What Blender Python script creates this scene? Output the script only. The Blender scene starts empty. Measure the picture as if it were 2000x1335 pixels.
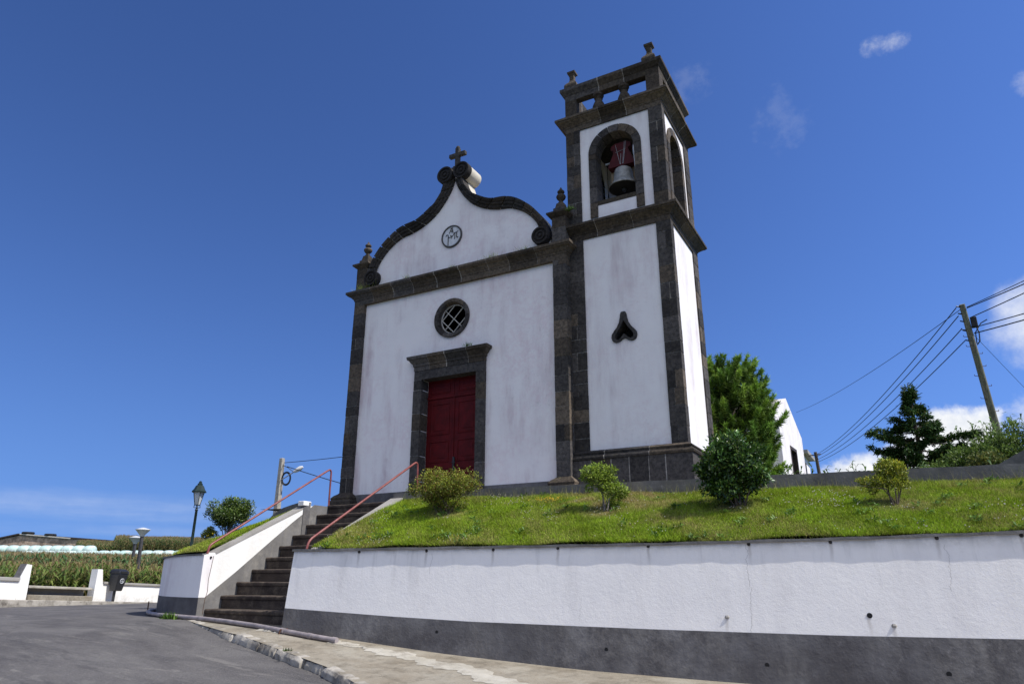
import bpy, math, random
import numpy as np
from mathutils import Vector, Matrix
from mathutils.geometry import tessellate_polygon
R = math.radians
random.seed(7)
rng = np.random.default_rng(11)
scene = bpy.context.scene
col = scene.collection

# ------------------------------------------------------------------ materials
class NT:
    def __init__(s, name):
        s.m = bpy.data.materials.new(name)
        s.m.use_nodes = True
        s.t = s.m.node_tree
        s.t.nodes.clear()
        s.out = s.t.nodes.new('ShaderNodeOutputMaterial')
        s.tc = s.t.nodes.new('ShaderNodeTexCoord').outputs['Object']
    def put(s, sock, v):
        if isinstance(v, bpy.types.NodeSocket):
            s.t.links.new(v, sock)
        elif v is not None:
            if hasattr(sock.default_value, '__len__') and not hasattr(v, '__len__'):
                v = (v,) * len(sock.default_value)
            if hasattr(sock.default_value, '__len__') and len(sock.default_value) == 4 and len(v) == 3:
                v = (*v, 1)
            sock.default_value = v
    def add(s, typ, ins=None, **p):
        n = s.t.nodes.new(typ)
        for k, v in p.items():
            setattr(n, k, v)
        for k, v in (ins or {}).items():
            s.put(n.inputs[k], v)
        return n
    def noise(s, scale, detail=4, rough=.55, stretch=None, dist=0, off=None):
        v = s.tc
        if stretch or off:
            v = s.add('ShaderNodeMapping', {'Vector': s.tc, 'Scale': stretch or (1, 1, 1), 'Location': off or (0, 0, 0)}).outputs[0]
        return s.add('ShaderNodeTexNoise', {'Vector': v, 'Scale': scale, 'Detail': detail, 'Roughness': rough, 'Distortion': dist}).outputs['Fac']
    def ramp(s, f, a, b, c=0., d=1.):
        return s.add('ShaderNodeMapRange', {0: f, 1: a, 2: b, 3: c, 4: d}, interpolation_type='SMOOTHSTEP').outputs[0]
    def math(s, op, a, b=None, c=None):
        return s.add('ShaderNodeMath', {0: a, 1: b, 2: c}, operation=op).outputs[0]
    def mix(s, f, a, b, mode='MIX'):
        return s.add('ShaderNodeMix', {0: f, 6: a, 7: b}, data_type='RGBA', blend_type=mode).outputs[2]
    def attr(s, name='Col'):
        return s.add('ShaderNodeAttribute', attribute_name=name).outputs['Color']
    def sep(s, v=None):
        return s.add('ShaderNodeSeparateXYZ', {0: v or s.tc}).outputs
    def normal_z(s):
        g = s.add('ShaderNodeNewGeometry')
        return s.add('ShaderNodeSeparateXYZ', {0: g.outputs['Normal']}).outputs[2]
    def bump(s, h, strength=.5, dist=.01, prev=None):
        return s.add('ShaderNodeBump', {'Height': h, 'Strength': strength, 'Distance': dist, 'Normal': prev}).outputs[0]
    def done(s, color, rough=.8, normal=None, metallic=0., spec=.5, trans=0., coat=0., ior=None, transmission=0.):
        b = s.add('ShaderNodeBsdfPrincipled', {'Base Color': color, 'Roughness': rough, 'Metallic': metallic,
                  'Specular IOR Level': spec, 'Coat Weight': coat, 'Transmission Weight': transmission})
        if normal is not None:
            s.put(b.inputs['Normal'], normal)
        o = b.outputs[0]
        if trans:
            tr = s.add('ShaderNodeBsdfTranslucent', {'Color': color})
            o = s.add('ShaderNodeMixShader', {0: trans, 1: o, 2: tr.outputs[0]}).outputs[0]
        s.t.links.new(o, s.out.inputs[0])
        return s.m

MAT = {}
def simple(name, c, rough=.7, var=.18, nscale=9, bump=.15, bscale=40, bdist=.004, **k):
    n = NT(name)
    f = n.noise(nscale, 5, .6)
    c0 = [x * (1 - var) for x in c]; c1 = [min(1, x * (1 + var)) for x in c]
    cc = n.mix(n.ramp(f, .3, .7), c0, c1)
    MAT[name] = n.done(cc, rough, n.bump(n.noise(bscale, 4), bump, bdist), **k)

def plaster(name, base, stain, streak=.5, rough=.85, bumps=((14, .5, .01), (70, .3, .004)), cracks=None, moldbase=None, gmul=.5):
    n = NT(name)
    st = n.noise(1.3, 6, .65, stretch=(1.6, 1.6, .22))
    blot = n.noise(.8, 6, .62)
    fine = n.noise(16, 5, .7)
    f = n.math('MULTIPLY', n.ramp(st, .42, .74), n.ramp(blot, .36, .64))
    f = n.math('MULTIPLY', f, streak)
    c = n.mix(f, base, stain)
    lowf = n.math('MULTIPLY', n.ramp(n.noise(.9, 7, .7, off=(7, 2, 9)), .42, .66), n.ramp(n.noise(9, 6, .75), .35, .65))
    c = n.mix(n.math('MULTIPLY', lowf, .55 * min(1, streak)), c, [min(1, x * 1.35) for x in stain])
    f2 = n.math('MULTIPLY', n.ramp(fine, .52, .8), n.ramp(n.noise(.6, 4, .6, off=(5, 3, 1)), .42, .66))
    c = n.mix(n.math('MULTIPLY', f2, gmul * streak), c, (.42, .40, .40))
    c = n.mix(n.ramp(n.noise(2.4, 5), .35, .75, 0, .10), c, (.6, .6, .62))
    if moldbase:
        z = n.sep()[2]
        g = n.math('MULTIPLY', n.ramp(z, moldbase[1], moldbase[0]), n.ramp(n.noise(5, 6, .7), .35, .65))
        c = n.mix(n.math('MULTIPLY', g, moldbase[2]), c, (.33, .31, .27))
    if cracks:
        zz = n.sep()[2]
        run = n.math('MULTIPLY', n.ramp(n.noise(1.0, 5, .7, stretch=(6, 6, .12)), .50, .72), n.ramp(zz, -.5, .5))
        c = n.mix(n.math('MULTIPLY', run, .30), c, (.40, .39, .38))
        xx = n.sep()[0]; wv = n.math('MULTIPLY_ADD', n.noise(6, 4, .6, stretch=(.1, .1, 1)), .05, -.025)
        for bx, bz in ((-7.74, .45), (-6.54, .45), (-5.44, .45), (-4.44, .45), (-3.16, .46), (-1.87, .47), (-.91, .48), (.24, .5), (1.08, .51), (-.60, -.35), (-.36, -.45), (-2.21, -.39)):
            dx = n.math('ABSOLUTE', n.math('SUBTRACT', n.math('SUBTRACT', xx, bx), wv))
            mm = n.math('MULTIPLY', n.ramp(dx, .034, .004), n.math('MULTIPLY', n.ramp(zz, bz - .30, bz - .02), n.ramp(zz, bz + .02, bz - .01)))
            c = n.mix(n.math('MULTIPLY', mm, .42), c, (.33, .29, .25))
        c = n.mix(n.math('MULTIPLY', n.math('MULTIPLY', n.ramp(zz, .36, .50), n.ramp(n.noise(4, 6, .7), .35, .6)), .35), c, (.35, .35, .33))
    nb = None
    for sc, stg, ds in bumps:
        nb = n.bump(n.noise(sc, 5, .6), stg, ds, nb)
    if cracks:
        for axis_pts in cracks:
            x0, z0, z1, w = axis_pts
            sx = n.sep()
            wob = n.math('MULTIPLY_ADD', n.noise(3, 5, .7, stretch=(.05, .05, 1.0), off=(x0, 0, 0)), .22, -.11)
            d = n.math('ABSOLUTE', n.math('SUBTRACT', n.math('SUBTRACT', sx[0], x0), wob))
            m = n.math('MULTIPLY', n.ramp(d, w, w * .3), n.math('MULTIPLY', n.ramp(sx[2], z0, z0 + .05), n.ramp(sx[2], z1, z1 - .05)))
            c = n.mix(n.math('MULTIPLY', m, .55), c, (.2, .19, .18))
    MAT[name] = n.done(c, rough, nb, spec=.2)

plaster('facade_plaster', (.88, .84, .83), (.56, .45, .47), 1.1, bumps=((3, .25, .02), (30, .35, .006)))
plaster('tower_plaster', (.86, .83, .82), (.54, .45, .46), .85, bumps=((3, .2, .02), (30, .3, .006)))
plaster('wall_plaster', (.90, .87, .84), (.60, .57, .56), .45,
        bumps=((5, .18, .022), (24, .24, .010), (75, .42, .005)),
        cracks=[(-1.90, -.75, .5, .0045), (.31, -.1, .47, .004), (-4.1, -.5, -.15, .003), (-6.45, .1, .46, .004)])
plaster('cream_plaster', (.60, .56, .47), (.35, .31, .24), .9)
plaster('bright_plaster', (.87, .86, .83), (.6, .55, .48), .4, moldbase=(-.75, -.35, .5))
plaster('grey_paint', (.083, .078, .081), (.19, .18, .17), .85, bumps=((9, .5, .018), (28, .5, .008)))
plaster('cement_coping', (.10, .098, .095), (.20, .19, .18), .9, bumps=((20, .6, .012), (80, .4, .005)))
plaster('kerb_cement', (.105, .10, .10), (.20, .18, .155), .9, bumps=((12, .5, .012), (60, .4, .005)))
plaster('side_cement', (.150, .143, .138), (.26, .24, .21), .9, bumps=((12, .5, .012), (60, .4, .005)))
plaster('pale_cement', (.34, .32, .29), (.18, .17, .15), .9, bumps=((20, .5, .01), (80, .4, .004)))

def basalt(name, mossy=.5, tint=(1, 1, 1)):
    n = NT(name)
    a = n.attr()
    f = n.noise(7, 7, .68)
    c = n.mix(n.ramp(n.noise(16, 7, .72), .3, .7), n.mix(1, a, (.5, .5, .52), 'MULTIPLY'), n.mix(1, a, (1.5, 1.46, 1.42), 'MULTIPLY'))
    sp = n.ramp(n.noise(60, 3, .6), .62, .75)
    c = n.mix(n.math('MULTIPLY', sp, .35), c, (.16, .15, .135))
    li = n.ramp(n.noise(4.5, 7, .72, off=(3, 8, 2)), .56, .70)
    up = n.ramp(n.normal_z(), -.1, .7, .35, 1.)
    c = n.mix(n.math('MULTIPLY', n.math('MULTIPLY', li, up), mossy), c, (.135, .115, .058))
    dk = n.ramp(n.noise(2.2, 6, .7, off=(11, 4, 6)), .5, .68)
    c = n.mix(n.math('MULTIPLY', dk, .45), c, n.mix(1, c, (.38, .38, .42), 'MULTIPLY'))
    c = n.mix(n.math('MULTIPLY', n.ramp(n.noise(22, 5, .7, off=(1, 2, 7)), .62, .7), mossy * .5), c, (.24, .235, .20))
    b = n.bump(n.noise(18, 6, .65), .7, .02)
    b = n.bump(n.noise(90, 3, .6), .5, .005, b)
    MAT[name] = n.done(n.mix(1, c, tint, 'MULTIPLY'), .88, b, spec=.25)
basalt('basalt', .35)
basalt('basalt_mossy', .85)
basalt('basalt_wet', .15, (.55, .55, .58))

def leafmat(name, rough=.45, trans=.28, spec=.4, coat=0):
    n = NT(name)
    c = n.attr()
    MAT[name] = n.done(c, rough, None, spec=spec, trans=trans, coat=coat)
leafmat('leaf', .55)
leafmat('leaf_glossy', .36, .14, .45)
leafmat('needle', .6, .18, .25)
leafmat('grass_blade', .65, .22, .15)

simple('bark', (.10, .075, .055), .9, .4, 20, .8, 30, .02)
simple('pale_bark', (.22, .19, .16), .9, .4, 20, .7, 30, .015)
simple('door_paint', (.085, .0035, .005), .6, .25, 5, .1, 60, spec=.18)
simple('yoke_paint', (.06, .005, .008), .6, .25, 6, .15, 60, spec=.2)
simple('dark_green_metal', (.012, .026, .020), .4, .3, 15, .1, 60)
simple('dark_metal', (.022, .022, .024), .5, .3, 15, .1, 60)
simple('rust', (.10, .045, .025), .9, .5, 25, .6, 60, .01)
simple('old_iron', (.045, .038, .034), .85, .5, 25, .6, 60, .01)
simple('galvanised', (.30, .31, .32), .45, .2, 12, .1, 60, metallic=.5)
simple('bronze', (.26, .26, .25), .55, .3, 10, .2, 40, metallic=.15)
simple('black_rubber', (.012, .012, .013), .7, .3, 20, .2, 60)
simple('white_enamel', (.66, .66, .66), .4, .08, 6, .05, 40)
simple('grey_pole', (.085, .080, .088), .6, .2, 10, .15, 50)
simple('pipe_plastic', (.27, .235, .235), .5, .25, 8, .15, 50)
simple('bin_plastic', (.020, .021, .025), .42, .2, 8, .1, 50)
simple('white_mark', (.55, .57, .60), .5, .05)
simple('tyre', (.012, .012, .012), .8, .2)
simple('concrete_pole', (.40, .365, .31), .85, .2, 8, .4, 40)
simple('roof_tile', (.20, .10, .07), .85, .35, 6, .5, 20, .02)
simple('brown_verge', (.05, .038, .035), .8, .3)
simple('white_verge', (.55, .52, .48), .8, .2)
simple('dark_wood', (.045, .028, .022), .7, .35, 8, .4, 25, .01)
simple('interior_dark', (.012, .012, .013), .9, .2)
simple('interior_tan', (.42, .31, .20), .9, .25, 3, .3, 30)
simple('medallion_white', (.62, .63, .66), .85, .1)
simple('medallion_dark', (.075, .070, .070), .85, .3, 30)
simple('window_white', (.50, .47, .42), .7, .15)
simple('glass_lamp', (.55, .58, .60), .15, .05, spec=.6)
simple('stone_dry', (.36, .27, .21), .9, .45, 1.4, .8, 5, .10)
simple('cable', (.010, .010, .011), .6, .1)

# red hand rail, chipped and rusty
n = NT('rail_paint')
c = n.mix(n.ramp(n.noise(9, 6, .7), .4, .62), (.19, .040, .036), (.25, .075, .065))
c = n.mix(n.ramp(n.noise(26, 5, .75, stretch=(1, 1, .5)), .60, .66), c, (.13, .05, .03))
c = n.mix(n.ramp(n.noise(40, 3, .7, off=(2, 2, 2)), .68, .72), c, (.55, .5, .46))
MAT['rail_paint'] = n.done(c, .45, n.bump(n.noise(60, 4), .3, .003))
# mossy timber pole
n = NT('timber_pole')
c = n.mix(n.ramp(n.noise(3, 6, .65, stretch=(5, 5, .5)), .35, .7), (.13, .12, .09), (.27, .25, .19))
c = n.mix(n.ramp(n.noise(2.2, 6, .7, stretch=(1, 1, .45)), .46, .66, 0, .7), c, (.125, .165, .10))
c = n.mix(n.ramp(n.noise(9, 4, .6, stretch=(4, 4, .2)), .62, .72, 0, .7), c, (.05, .045, .035))
MAT['timber_pole'] = n.done(c, .9, n.bump(n.noise(8, 5, .6, stretch=(5, 5, .3)), .7, .02))
# asphalt
n = NT('asphalt')
big = n.noise(.55, 6, .62, stretch=(1, 1.6, 1), dist=.6)
c = n.mix(n.ramp(big, .36, .66), (.094, .087, .087), (.15, .141, .136))
c = n.mix(n.ramp(n.noise(1.6, 7, .72, off=(4, 1, 0), dist=.8), .55, .72, 0, .55), c, (.19, .18, .165))
c = n.mix(n.ramp(n.noise(4, 6, .75, off=(9, 1, 0)), .6, .74, 0, .6), c, (.040, .038, .042))
spk = n.noise(170, 2, .5)
c = n.mix(n.ramp(spk, .58, .72, 0, .55), c, (.26, .25, .24))
c = n.mix(n.ramp(n.noise(120, 2, .5, off=(3, 3, 3)), .6, .7, 0, .6), c, (.025, .024, .026))
c = n.mix(n.ramp(n.noise(2.2, 6, .7, stretch=(.5, 2.2, 1), off=(2, 7, 0), dist=1.2), .56, .7, 0, .5), c, (.21, .20, .185))
c = n.mix(n.ramp(n.noise(.9, 6, .75, stretch=(.45, 1.9, 1), off=(12, 3, 0), dist=.7), .52, .64, 0, .55), c, (.060, .057, .060))
c = n.mix(n.ramp(n.noise(1.1, 7, .78, stretch=(.5, 1.7, 1), off=(5, 13, 0), dist=1.2), .55, .66, 0, .6), c, (.235, .22, .20))
g1 = n.noise(34, 4, .75, off=(6, 2, 0))
c = n.mix(n.ramp(g1, .56, .70, 0, .55), c, (.27, .26, .25)); c = n.mix(n.ramp(n.noise(30, 4, .75, off=(1, 9, 0)), .56, .70, 0, .6), c, (.045, .043, .046))
b = n.bump(g1, .6, .02)
b = n.bump(spk, .7, .012, b)
b = n.bump(n.noise(9, 5, .6), .35, .03, b)
MAT['asphalt'] = n.done(c, .9, b, spec=.25)
# sidewalk concrete
def conc(name, a, b2, dirt):
    n = NT(name)
    c = n.mix(n.ramp(n.noise(1.3, 7, .68, dist=.4), .33, .68), a, b2)
    c = n.mix(n.ramp(n.noise(3.2, 7, .75, off=(7, 2, 0)), .46, .70, 0, .85), c, dirt)
    c = n.mix(n.ramp(n.noise(.7, 7, .75, stretch=(1.4, .6, 1), off=(2, 9, 0), dist=1.), .50, .66, 0, .5), c, [x * .8 for x in dirt])
    c = n.mix(n.ramp(n.noise(20, 5, .75, off=(9, 9, 0)), .56, .68, 0, .4), c, [min(1, x * 1.7) for x in a])
    c = n.mix(n.ramp(n.noise(60, 3, .6), .58, .74, 0, .5), c, [x * 1.5 for x in a])
    c = n.mix(n.ramp(n.noise(38, 4, .7, off=(1, 5, 2)), .62, .7, 0, .6), c, [x * .35 for x in a])
    bb = n.bump(n.noise(50, 5, .65), .7, .008)
    bb = n.bump(n.noise(6, 5, .6), .5, .03, bb)
    MAT[name] = n.done(c, .9, bb, spec=.2)
conc('sidewalk_concrete', (.24, .205, .155), (.33, .30, .245), (.145, .125, .095))
conc('mortar', (.37, .34, .28), (.48, .45, .39), (.22, .19, .15))
conc('kerb_stone', (.27, .245, .205), (.50, .46, .40), (.085, .073, .062))
conc('step_stone', (.040, .031, .027), (.075, .057, .047), (.15, .12, .092))
conc('terrace_stone', (.20, .19, .175), (.28, .26, .24), (.12, .11, .10))
# ground
n = NT('field_earth')
c = n.mix(n.ramp(n.noise(.25, 7, .65), .35, .65), (.07, .11, .03), (.13, .135, .05))
c = n.mix(n.ramp(n.noise(3, 6, .7), .45, .7), c, (.045, .06, .018))
MAT['field_earth'] = n.done(c, .95, n.bump(n.noise(6, 6, .7), .9, .08), spec=.1)
n = NT('lawn_soil')
c = n.mix(n.ramp(n.noise(1.4, 6, .65), .38, .66), (.10, .145, .025), (.26, .21, .09))
c = n.mix(n.ramp(n.noise(25, 5, .7), .4, .65), c, (.05, .075, .014))
MAT['lawn_soil'] = n.done(c, .95, n.bump(n.noise(40, 4, .7), .9, .03), spec=.1)
# leaded window panes, alternating olive and dark
n = NT('window_glass')
mp = n.add('ShaderNodeMapping', {'Vector': n.tc, 'Rotation': (0, R(45), 0), 'Location': (.1, 0, .05)}).outputs[0]
ck = n.add('ShaderNodeTexChecker', {'Vector': mp, 'Scale': 4.4})
c = n.mix(ck.outputs['Fac'], (.11, .105, .05), (.010, .020, .034))
c = n.mix(n.ramp(n.noise(5, 3), .45, .6), c, (.010, .012, .014))
MAT['window_glass'] = n.done(c, .12, n.bump(n.noise(9, 2), .15, .01), spec=.5)
# silage wrap
n = NT('silage_wrap')
c = n.mix(n.ramp(n.noise(2, 4), .4, .7), (.50, .66, .60), (.70, .78, .74))
MAT['silage_wrap'] = n.done(c, .35, n.bump(n.noise(9, 4, stretch=(1, 1, 3)), .3, .03))

# ------------------------------------------------------------------ object helpers
WORLD = {}
def tag(o, label=None, cat=None, group=None, kind=None):
    if label: o['label'] = label
    if cat: o['category'] = cat
    if group: o['group'] = group
    if kind: o['kind'] = kind
    return o
def setparent(o, parent):
    o.parent = parent
    o.matrix_parent_inverse = WORLD[parent.name].inverted()
def thing(name, loc, label, cat, group=None):
    o = bpy.data.objects.new(name, None); col.objects.link(o)
    o.empty_display_size = .2
    o.location = loc
    WORLD[o.name] = Matrix.Translation(loc)
    return tag(o, label, cat, group)
def link(name, me, mat, parent=None):
    o = bpy.data.objects.new(name, me); col.objects.link(o)
    WORLD[o.name] = Matrix.Identity(4)
    for m in (mat if isinstance(mat, (list, tuple)) else [mat]):
        me.materials.append(MAT[m])
    if parent is not None: setparent(o, parent)
    return o
def copy_thing(o, loc, rz=0, scale=1., label=None):
    r = o.copy(); col.objects.link(r)
    r.location = loc; r.rotation_euler = (0, 0, rz); r.scale = (scale,) * 3
    if label: r['label'] = label
    def rec(src, dst):
        for ch in list(src.children):
            c = ch.copy(); col.objects.link(c); c.parent = dst
            c.matrix_parent_inverse = ch.matrix_parent_inverse.copy()
            rec(ch, c)
    rec(o, r)
    return r

DEF = (.05, .045, .042)
class MB:
    def __init__(s): s.v = []; s.f = []; s.c = []
    def face(s, pts, c=None):
        b = len(s.v); s.v += [tuple(p) for p in pts]; s.f.append(tuple(range(b, b + len(pts)))); s.c.append(c or DEF)
    def box(s, x0, x1, y0, y1, z0, z1, c=None):
        s.hexa([(x0, y0, z0), (x1, y0, z0), (x1, y1, z0), (x0, y1, z0), (x0, y0, z1), (x1, y0, z1), (x1, y1, z1), (x0, y1, z1)], c)
    def hexa(s, p, c=None):
        b = len(s.v); s.v += [tuple(q) for q in p]
        for f in ((0, 3, 2, 1), (4, 5, 6, 7), (0, 1, 5, 4), (1, 2, 6, 5), (2, 3, 7, 6), (3, 0, 4, 7)):
            s.f.append(tuple(b + i for i in f)); s.c.append(c or DEF)
    def loft(s, rings, c=None, cap=True, closed=True, cs=None):
        b = len(s.v); n = len(rings[0])
        for r in rings: s.v += [tuple(p) for p in r]
        for i in range(len(rings) - 1):
            for j in range(n if closed else n - 1):
                k = (j + 1) % n
                s.f.append((b + i * n + j, b + i * n + k, b + (i + 1) * n + k, b + (i + 1) * n + j))
                s.c.append(cs[j] if cs else (c or DEF))
        if cap:
            s.f.append(tuple(b + j for j in reversed(range(n)))); s.c.append(c or DEF)
            s.f.append(tuple(b + (len(rings) - 1) * n + j for j in range(n))); s.c.append(c or DEF)
    def tube(s, pts, r, n=8, c=None):
        pts = [Vector(p) for p in pts]; rings = []
        rr = r if isinstance(r, (list, tuple)) else [r] * len(pts)
        up = Vector((0, 0, 1)); prev = None
        for i, p in enumerate(pts):
            d = (pts[min(i + 1, len(pts) - 1)] - pts[max(i - 1, 0)]).normalized()
            if prev is None:
                a = d.cross(up if abs(d.z) < .95 else Vector((1, 0, 0))).normalized()
            else:
                a = (prev - d * prev.dot(d)).normalized()
            prev = a; b2 = d.cross(a)
            rings.append([p + (a * math.cos(t) + b2 * math.sin(t)) * rr[i] for t in [2 * math.pi * j / n for j in range(n)]])
        s.loft(rings, c)
    def lathe(s, prof, cx, cy, n=20, c=None, axis='z', cz=0, sq=False, rot=0):
        rings = []
        for (r, h) in prof:
            ring = []
            for j in range(n):
                t = 2 * math.pi * j / n + rot
                if axis == 'z': ring.append((cx + r * math.cos(t), cy + r * math.sin(t), cz + h))
                elif axis == 'y': ring.append((cx + r * math.cos(t), cy + h, cz + r * math.sin(t)))
                else: ring.append((cx + h, cy + r * math.cos(t), cz + r * math.sin(t)))
            rings.append(ring)
        s.loft(rings, c)
    def plate(s, loops, w0, w1, mp, c=None, cside=None):
        """polygon with holes in (u,v), between depths w0 and w1; mp(u,v,w) -> xyz"""
        tri = tessellate_polygon([[Vector((p[0], p[1], 0)) for p in l] for l in loops])
        flat = [p for l in loops for p in l]
        for w in (w0, w1):
            b = len(s.v); s.v += [tuple(mp(p[0], p[1], w)) for p in flat]
            for t in tri: s.f.append(tuple(b + i for i in t)); s.c.append(c or DEF)
        for l in loops:
            for i in range(len(l)):
                p, q = l[i], l[(i + 1) % len(l)]
                s.face([mp(*p, w0), mp(*q, w0), mp(*q, w1), mp(*p, w1)], cside or c)
    def build(s, name, mat, parent=None, smooth=False, bevel=0, recalc=True):
        me = bpy.data.meshes.new(name)
        me.from_pydata(s.v, [], s.f)
        at = me.color_attributes.new('Col', 'FLOAT_COLOR', 'CORNER')
        cc = np.ones((len(me.loops), 4), np.float32); i = 0
        tot = np.array([len(f) for f in s.f])
        cc[:, :3] = np.repeat(np.array(s.c, np.float32), tot, axis=0)
        at.data.foreach_set('color', cc.ravel())
        if recalc:
            import bmesh
            bm = bmesh.new(); bm.from_mesh(me); bmesh.ops.recalc_face_normals(bm, faces=bm.faces); bm.to_mesh(me); bm.free()
        if smooth:
            me.polygons.foreach_set('use_smooth', [True] * len(me.polygons))
            try: me.set_sharp_from_angle(angle=R(42))
            except Exception: pass
        o = link(name, me, mat, parent)
        if bevel:
            md = o.modifiers.new('Bevel', 'BEVEL'); md.width = bevel; md.segments = 2; md.limit_method = 'ANGLE'; md.angle_limit = R(40)
        return o

def np_mesh(name, V, F, C, mat, parent=None, smooth=False):
    """V (n,3), F (m,k) all same size, C (n,3) point colours"""
    me = bpy.data.meshes.new(name)
    m, k = F.shape
    me.vertices.add(len(V)); me.loops.add(m * k); me.polygons.add(m)
    me.vertices.foreach_set('co', V.astype(np.float32).ravel())
    me.loops.foreach_set('vertex_index', F.astype(np.int32).ravel())
    me.polygons.foreach_set('loop_start', np.arange(0, m * k, k, dtype=np.int32))
    at = me.color_attributes.new('Col', 'FLOAT_COLOR', 'POINT')
    cc = np.ones((len(V), 4), np.float32); cc[:, :3] = C
    at.data.foreach_set('color', cc.ravel())
    me.update(calc_edges=True)
    if smooth: me.polygons.foreach_set('use_smooth', [True] * m)
    return link(name, me, mat, parent)

def unit(a): return a / np.maximum(np.linalg.norm(a, axis=-1, keepdims=True), 1e-9)
def rhombs(P, D, N, L, W, fold=.25):
    """leaf quads: start P, along D, face normal about N, length L, width W -> verts, faces"""
    n = len(P); D = unit(D); S = unit(np.cross(D, N)); N2 = np.cross(S, D)
    L = np.broadcast_to(np.asarray(L), n)[:, None]; W = np.broadcast_to(np.asarray(W), n)[:, None]
    mid = P + D * L * .45
    V = np.stack([P, mid + S * W * .5 + N2 * W * fold, P + D * L, mid - S * W * .5 + N2 * W * fold], 1).reshape(-1, 3)
    b = np.arange(n)[:, None] * 4
    F = np.concatenate([np.stack([b[:, 0], b[:, 0] + 1, b[:, 0] + 2], 1), np.stack([b[:, 0], b[:, 0] + 2, b[:, 0] + 3], 1)])
    return V, F
def tris(P, D, L, W, S=None):
    n = len(P); D = unit(D)
    if S is None: S = unit(np.cross(D, rng.normal(size=(n, 3))))
    L = np.broadcast_to(np.asarray(L), n)[:, None]; W = np.broadcast_to(np.asarray(W), n)[:, None]
    V = np.stack([P - S * W * .5, P + S * W * .5, P + D * L], 1).reshape(-1, 3)
    F = np.arange(n * 3).reshape(-1, 3)
    return V, F
def sph(n):
    return unit(rng.normal(size=(n, 3)))
def pick(colors, n, jit=.2, w=None):
    C = np.array(colors)[rng.choice(len(colors), n, p=w)]
    return C * (1 + rng.uniform(-jit, jit, (n, 1)))

# ------------------------------------------------------------------ ground shape
XS = [-200, -25.5, -14, -11.5, -9, -7.5, -6.1, -4.1, -2.2, 2, 8, 40]
ZS = [-.95, -.76, -.59, -.63, -.70, -.83, -.95, -1.07, -1.13, -1.2, -1.25, -1.3]
def gz(x, y):
    return np.interp(x, XS, ZS) - .05 * np.maximum(0, 8.8 - np.maximum(y, -4))
def sst(t): t = np.clip(t, 0, 1); return t * t * (3 - 2 * t)
TA = math.tan(R(7))
def yw(x): return 8.82 + TA * (x + 9)
def yk(x): return 11.3 + TA * (x + 9)
def lawn_z(x, y):
    t = (y - yw(x)) / (yk(x) - yw(x))
    zk = np.interp(x, [-9, -5.4, -1.8, 1.5, 8], [1.56, 1.52, 1.46, 1.45, 1.45])
    zt = np.interp(x, [-9, -3, -.8, 1.1, 6], [.50, .50, .525, .565, .65])
    return zt + (zk - zt) * t + .05 * np.sin(np.clip(t, 0, 1) * 3.14) + .015 * np.sin(x * 2.1 + y) + .012 * np.sin(x * 4.7 - y * 3)
MC = (-11.75, 11.86); MR = 2.8
def mound_z(x, y):
    r = np.hypot(np.minimum(0, x - MC[0]), np.minimum(0, y - MC[1]))
    return .47 + np.minimum(.43 * (MR - r), 1.12) + .015 * np.sin(x * 3 + y * 2)
def farT(D):
    return np.interp(D, [0, 30, 45, 85, 92, 96, 103, 110, 128, 160, 200, 420, 3000], [-.80, -.95, -.4, .85, 1.75, 2.0, 3.0, 3.2, 4.6, 6.4, 6.9, 3., -40])
def terrain(x, y):
    base = gz(x, y) - .22
    y0 = 13 + 9 * sst((-2.4 - x) / 1.5)
    hz = 1.5 + .10 * np.clip(y - y0, 0, 70)
    tl = sst((y - 9.9) / 3.); tr = sst((y - (yk(np.minimum(x, 14)) - 1.9)) / 2.4); wr = sst((x + 8.6) / 1.5)
    right = base + (hz - base) * (tl * (1 - wr) + tr * wr)
    D = np.hypot(x, y)
    left = np.where(x < -14, farT(D) - .1, base)
    w = sst((x + 14.5 + .35 * np.maximum(0, y - 14)) / (3. + .2 * np.maximum(0, y - 14)))
    return left * (1 - w) + right * w
def grid_mesh(name, xs, ys, zf, mat, kind='structure', keep=None):
    X, Y = np.meshgrid(xs, ys); Z = zf(X, Y)
    V = np.stack([X, Y, Z], -1).reshape(-1, 3); nx = len(xs); ny = len(ys)
    i, j = np.meshgrid(np.arange(nx - 1), np.arange(ny - 1)); a = (j * nx + i).ravel()
    F = np.stack([a, a + 1, a + nx + 1, a + nx], 1)
    if keep is not None:
        ctr = V[F].mean(1); F = F[keep(ctr[:, 0], ctr[:, 1])]
    o = np_mesh(name, V, F, np.full((len(V), 3), .1), mat, None, True)
    tag(o, kind=kind)
    return o
def axis(lo, hi, n0, ends):
    a = np.linspace(lo, hi, n0)
    neg = [lo - d for d in ends]; pos = [hi + d for d in ends]
    return np.array(sorted(neg) + list(a) + pos)
ENDS = [2, 4, 7, 12, 18, 25, 34, 45, 58, 72, 88, 105, 125, 150, 190, 260, 400, 700, 1300, 3000]
grid_mesh('terrain', axis(-60, 25, 171, ENDS), axis(-12, 70, 165, ENDS), terrain, 'field_earth')
def road_z(x, y):
    s = np.clip((x + 11.2) / 2.2, 0, 1)
    return gz(x, y) - .11 * s
grid_mesh('road', np.linspace(-45, 25, 281), np.linspace(-12, 22, 137), road_z, 'asphalt',
          keep=lambda x, y: (((x + 27.0) * .985 + (y - 14.28) * .172 > 1.1) & (x < -11.)) | ((x >= -11.) & (y < 9.6 + .12 * (x + 9) + .6)))

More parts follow.
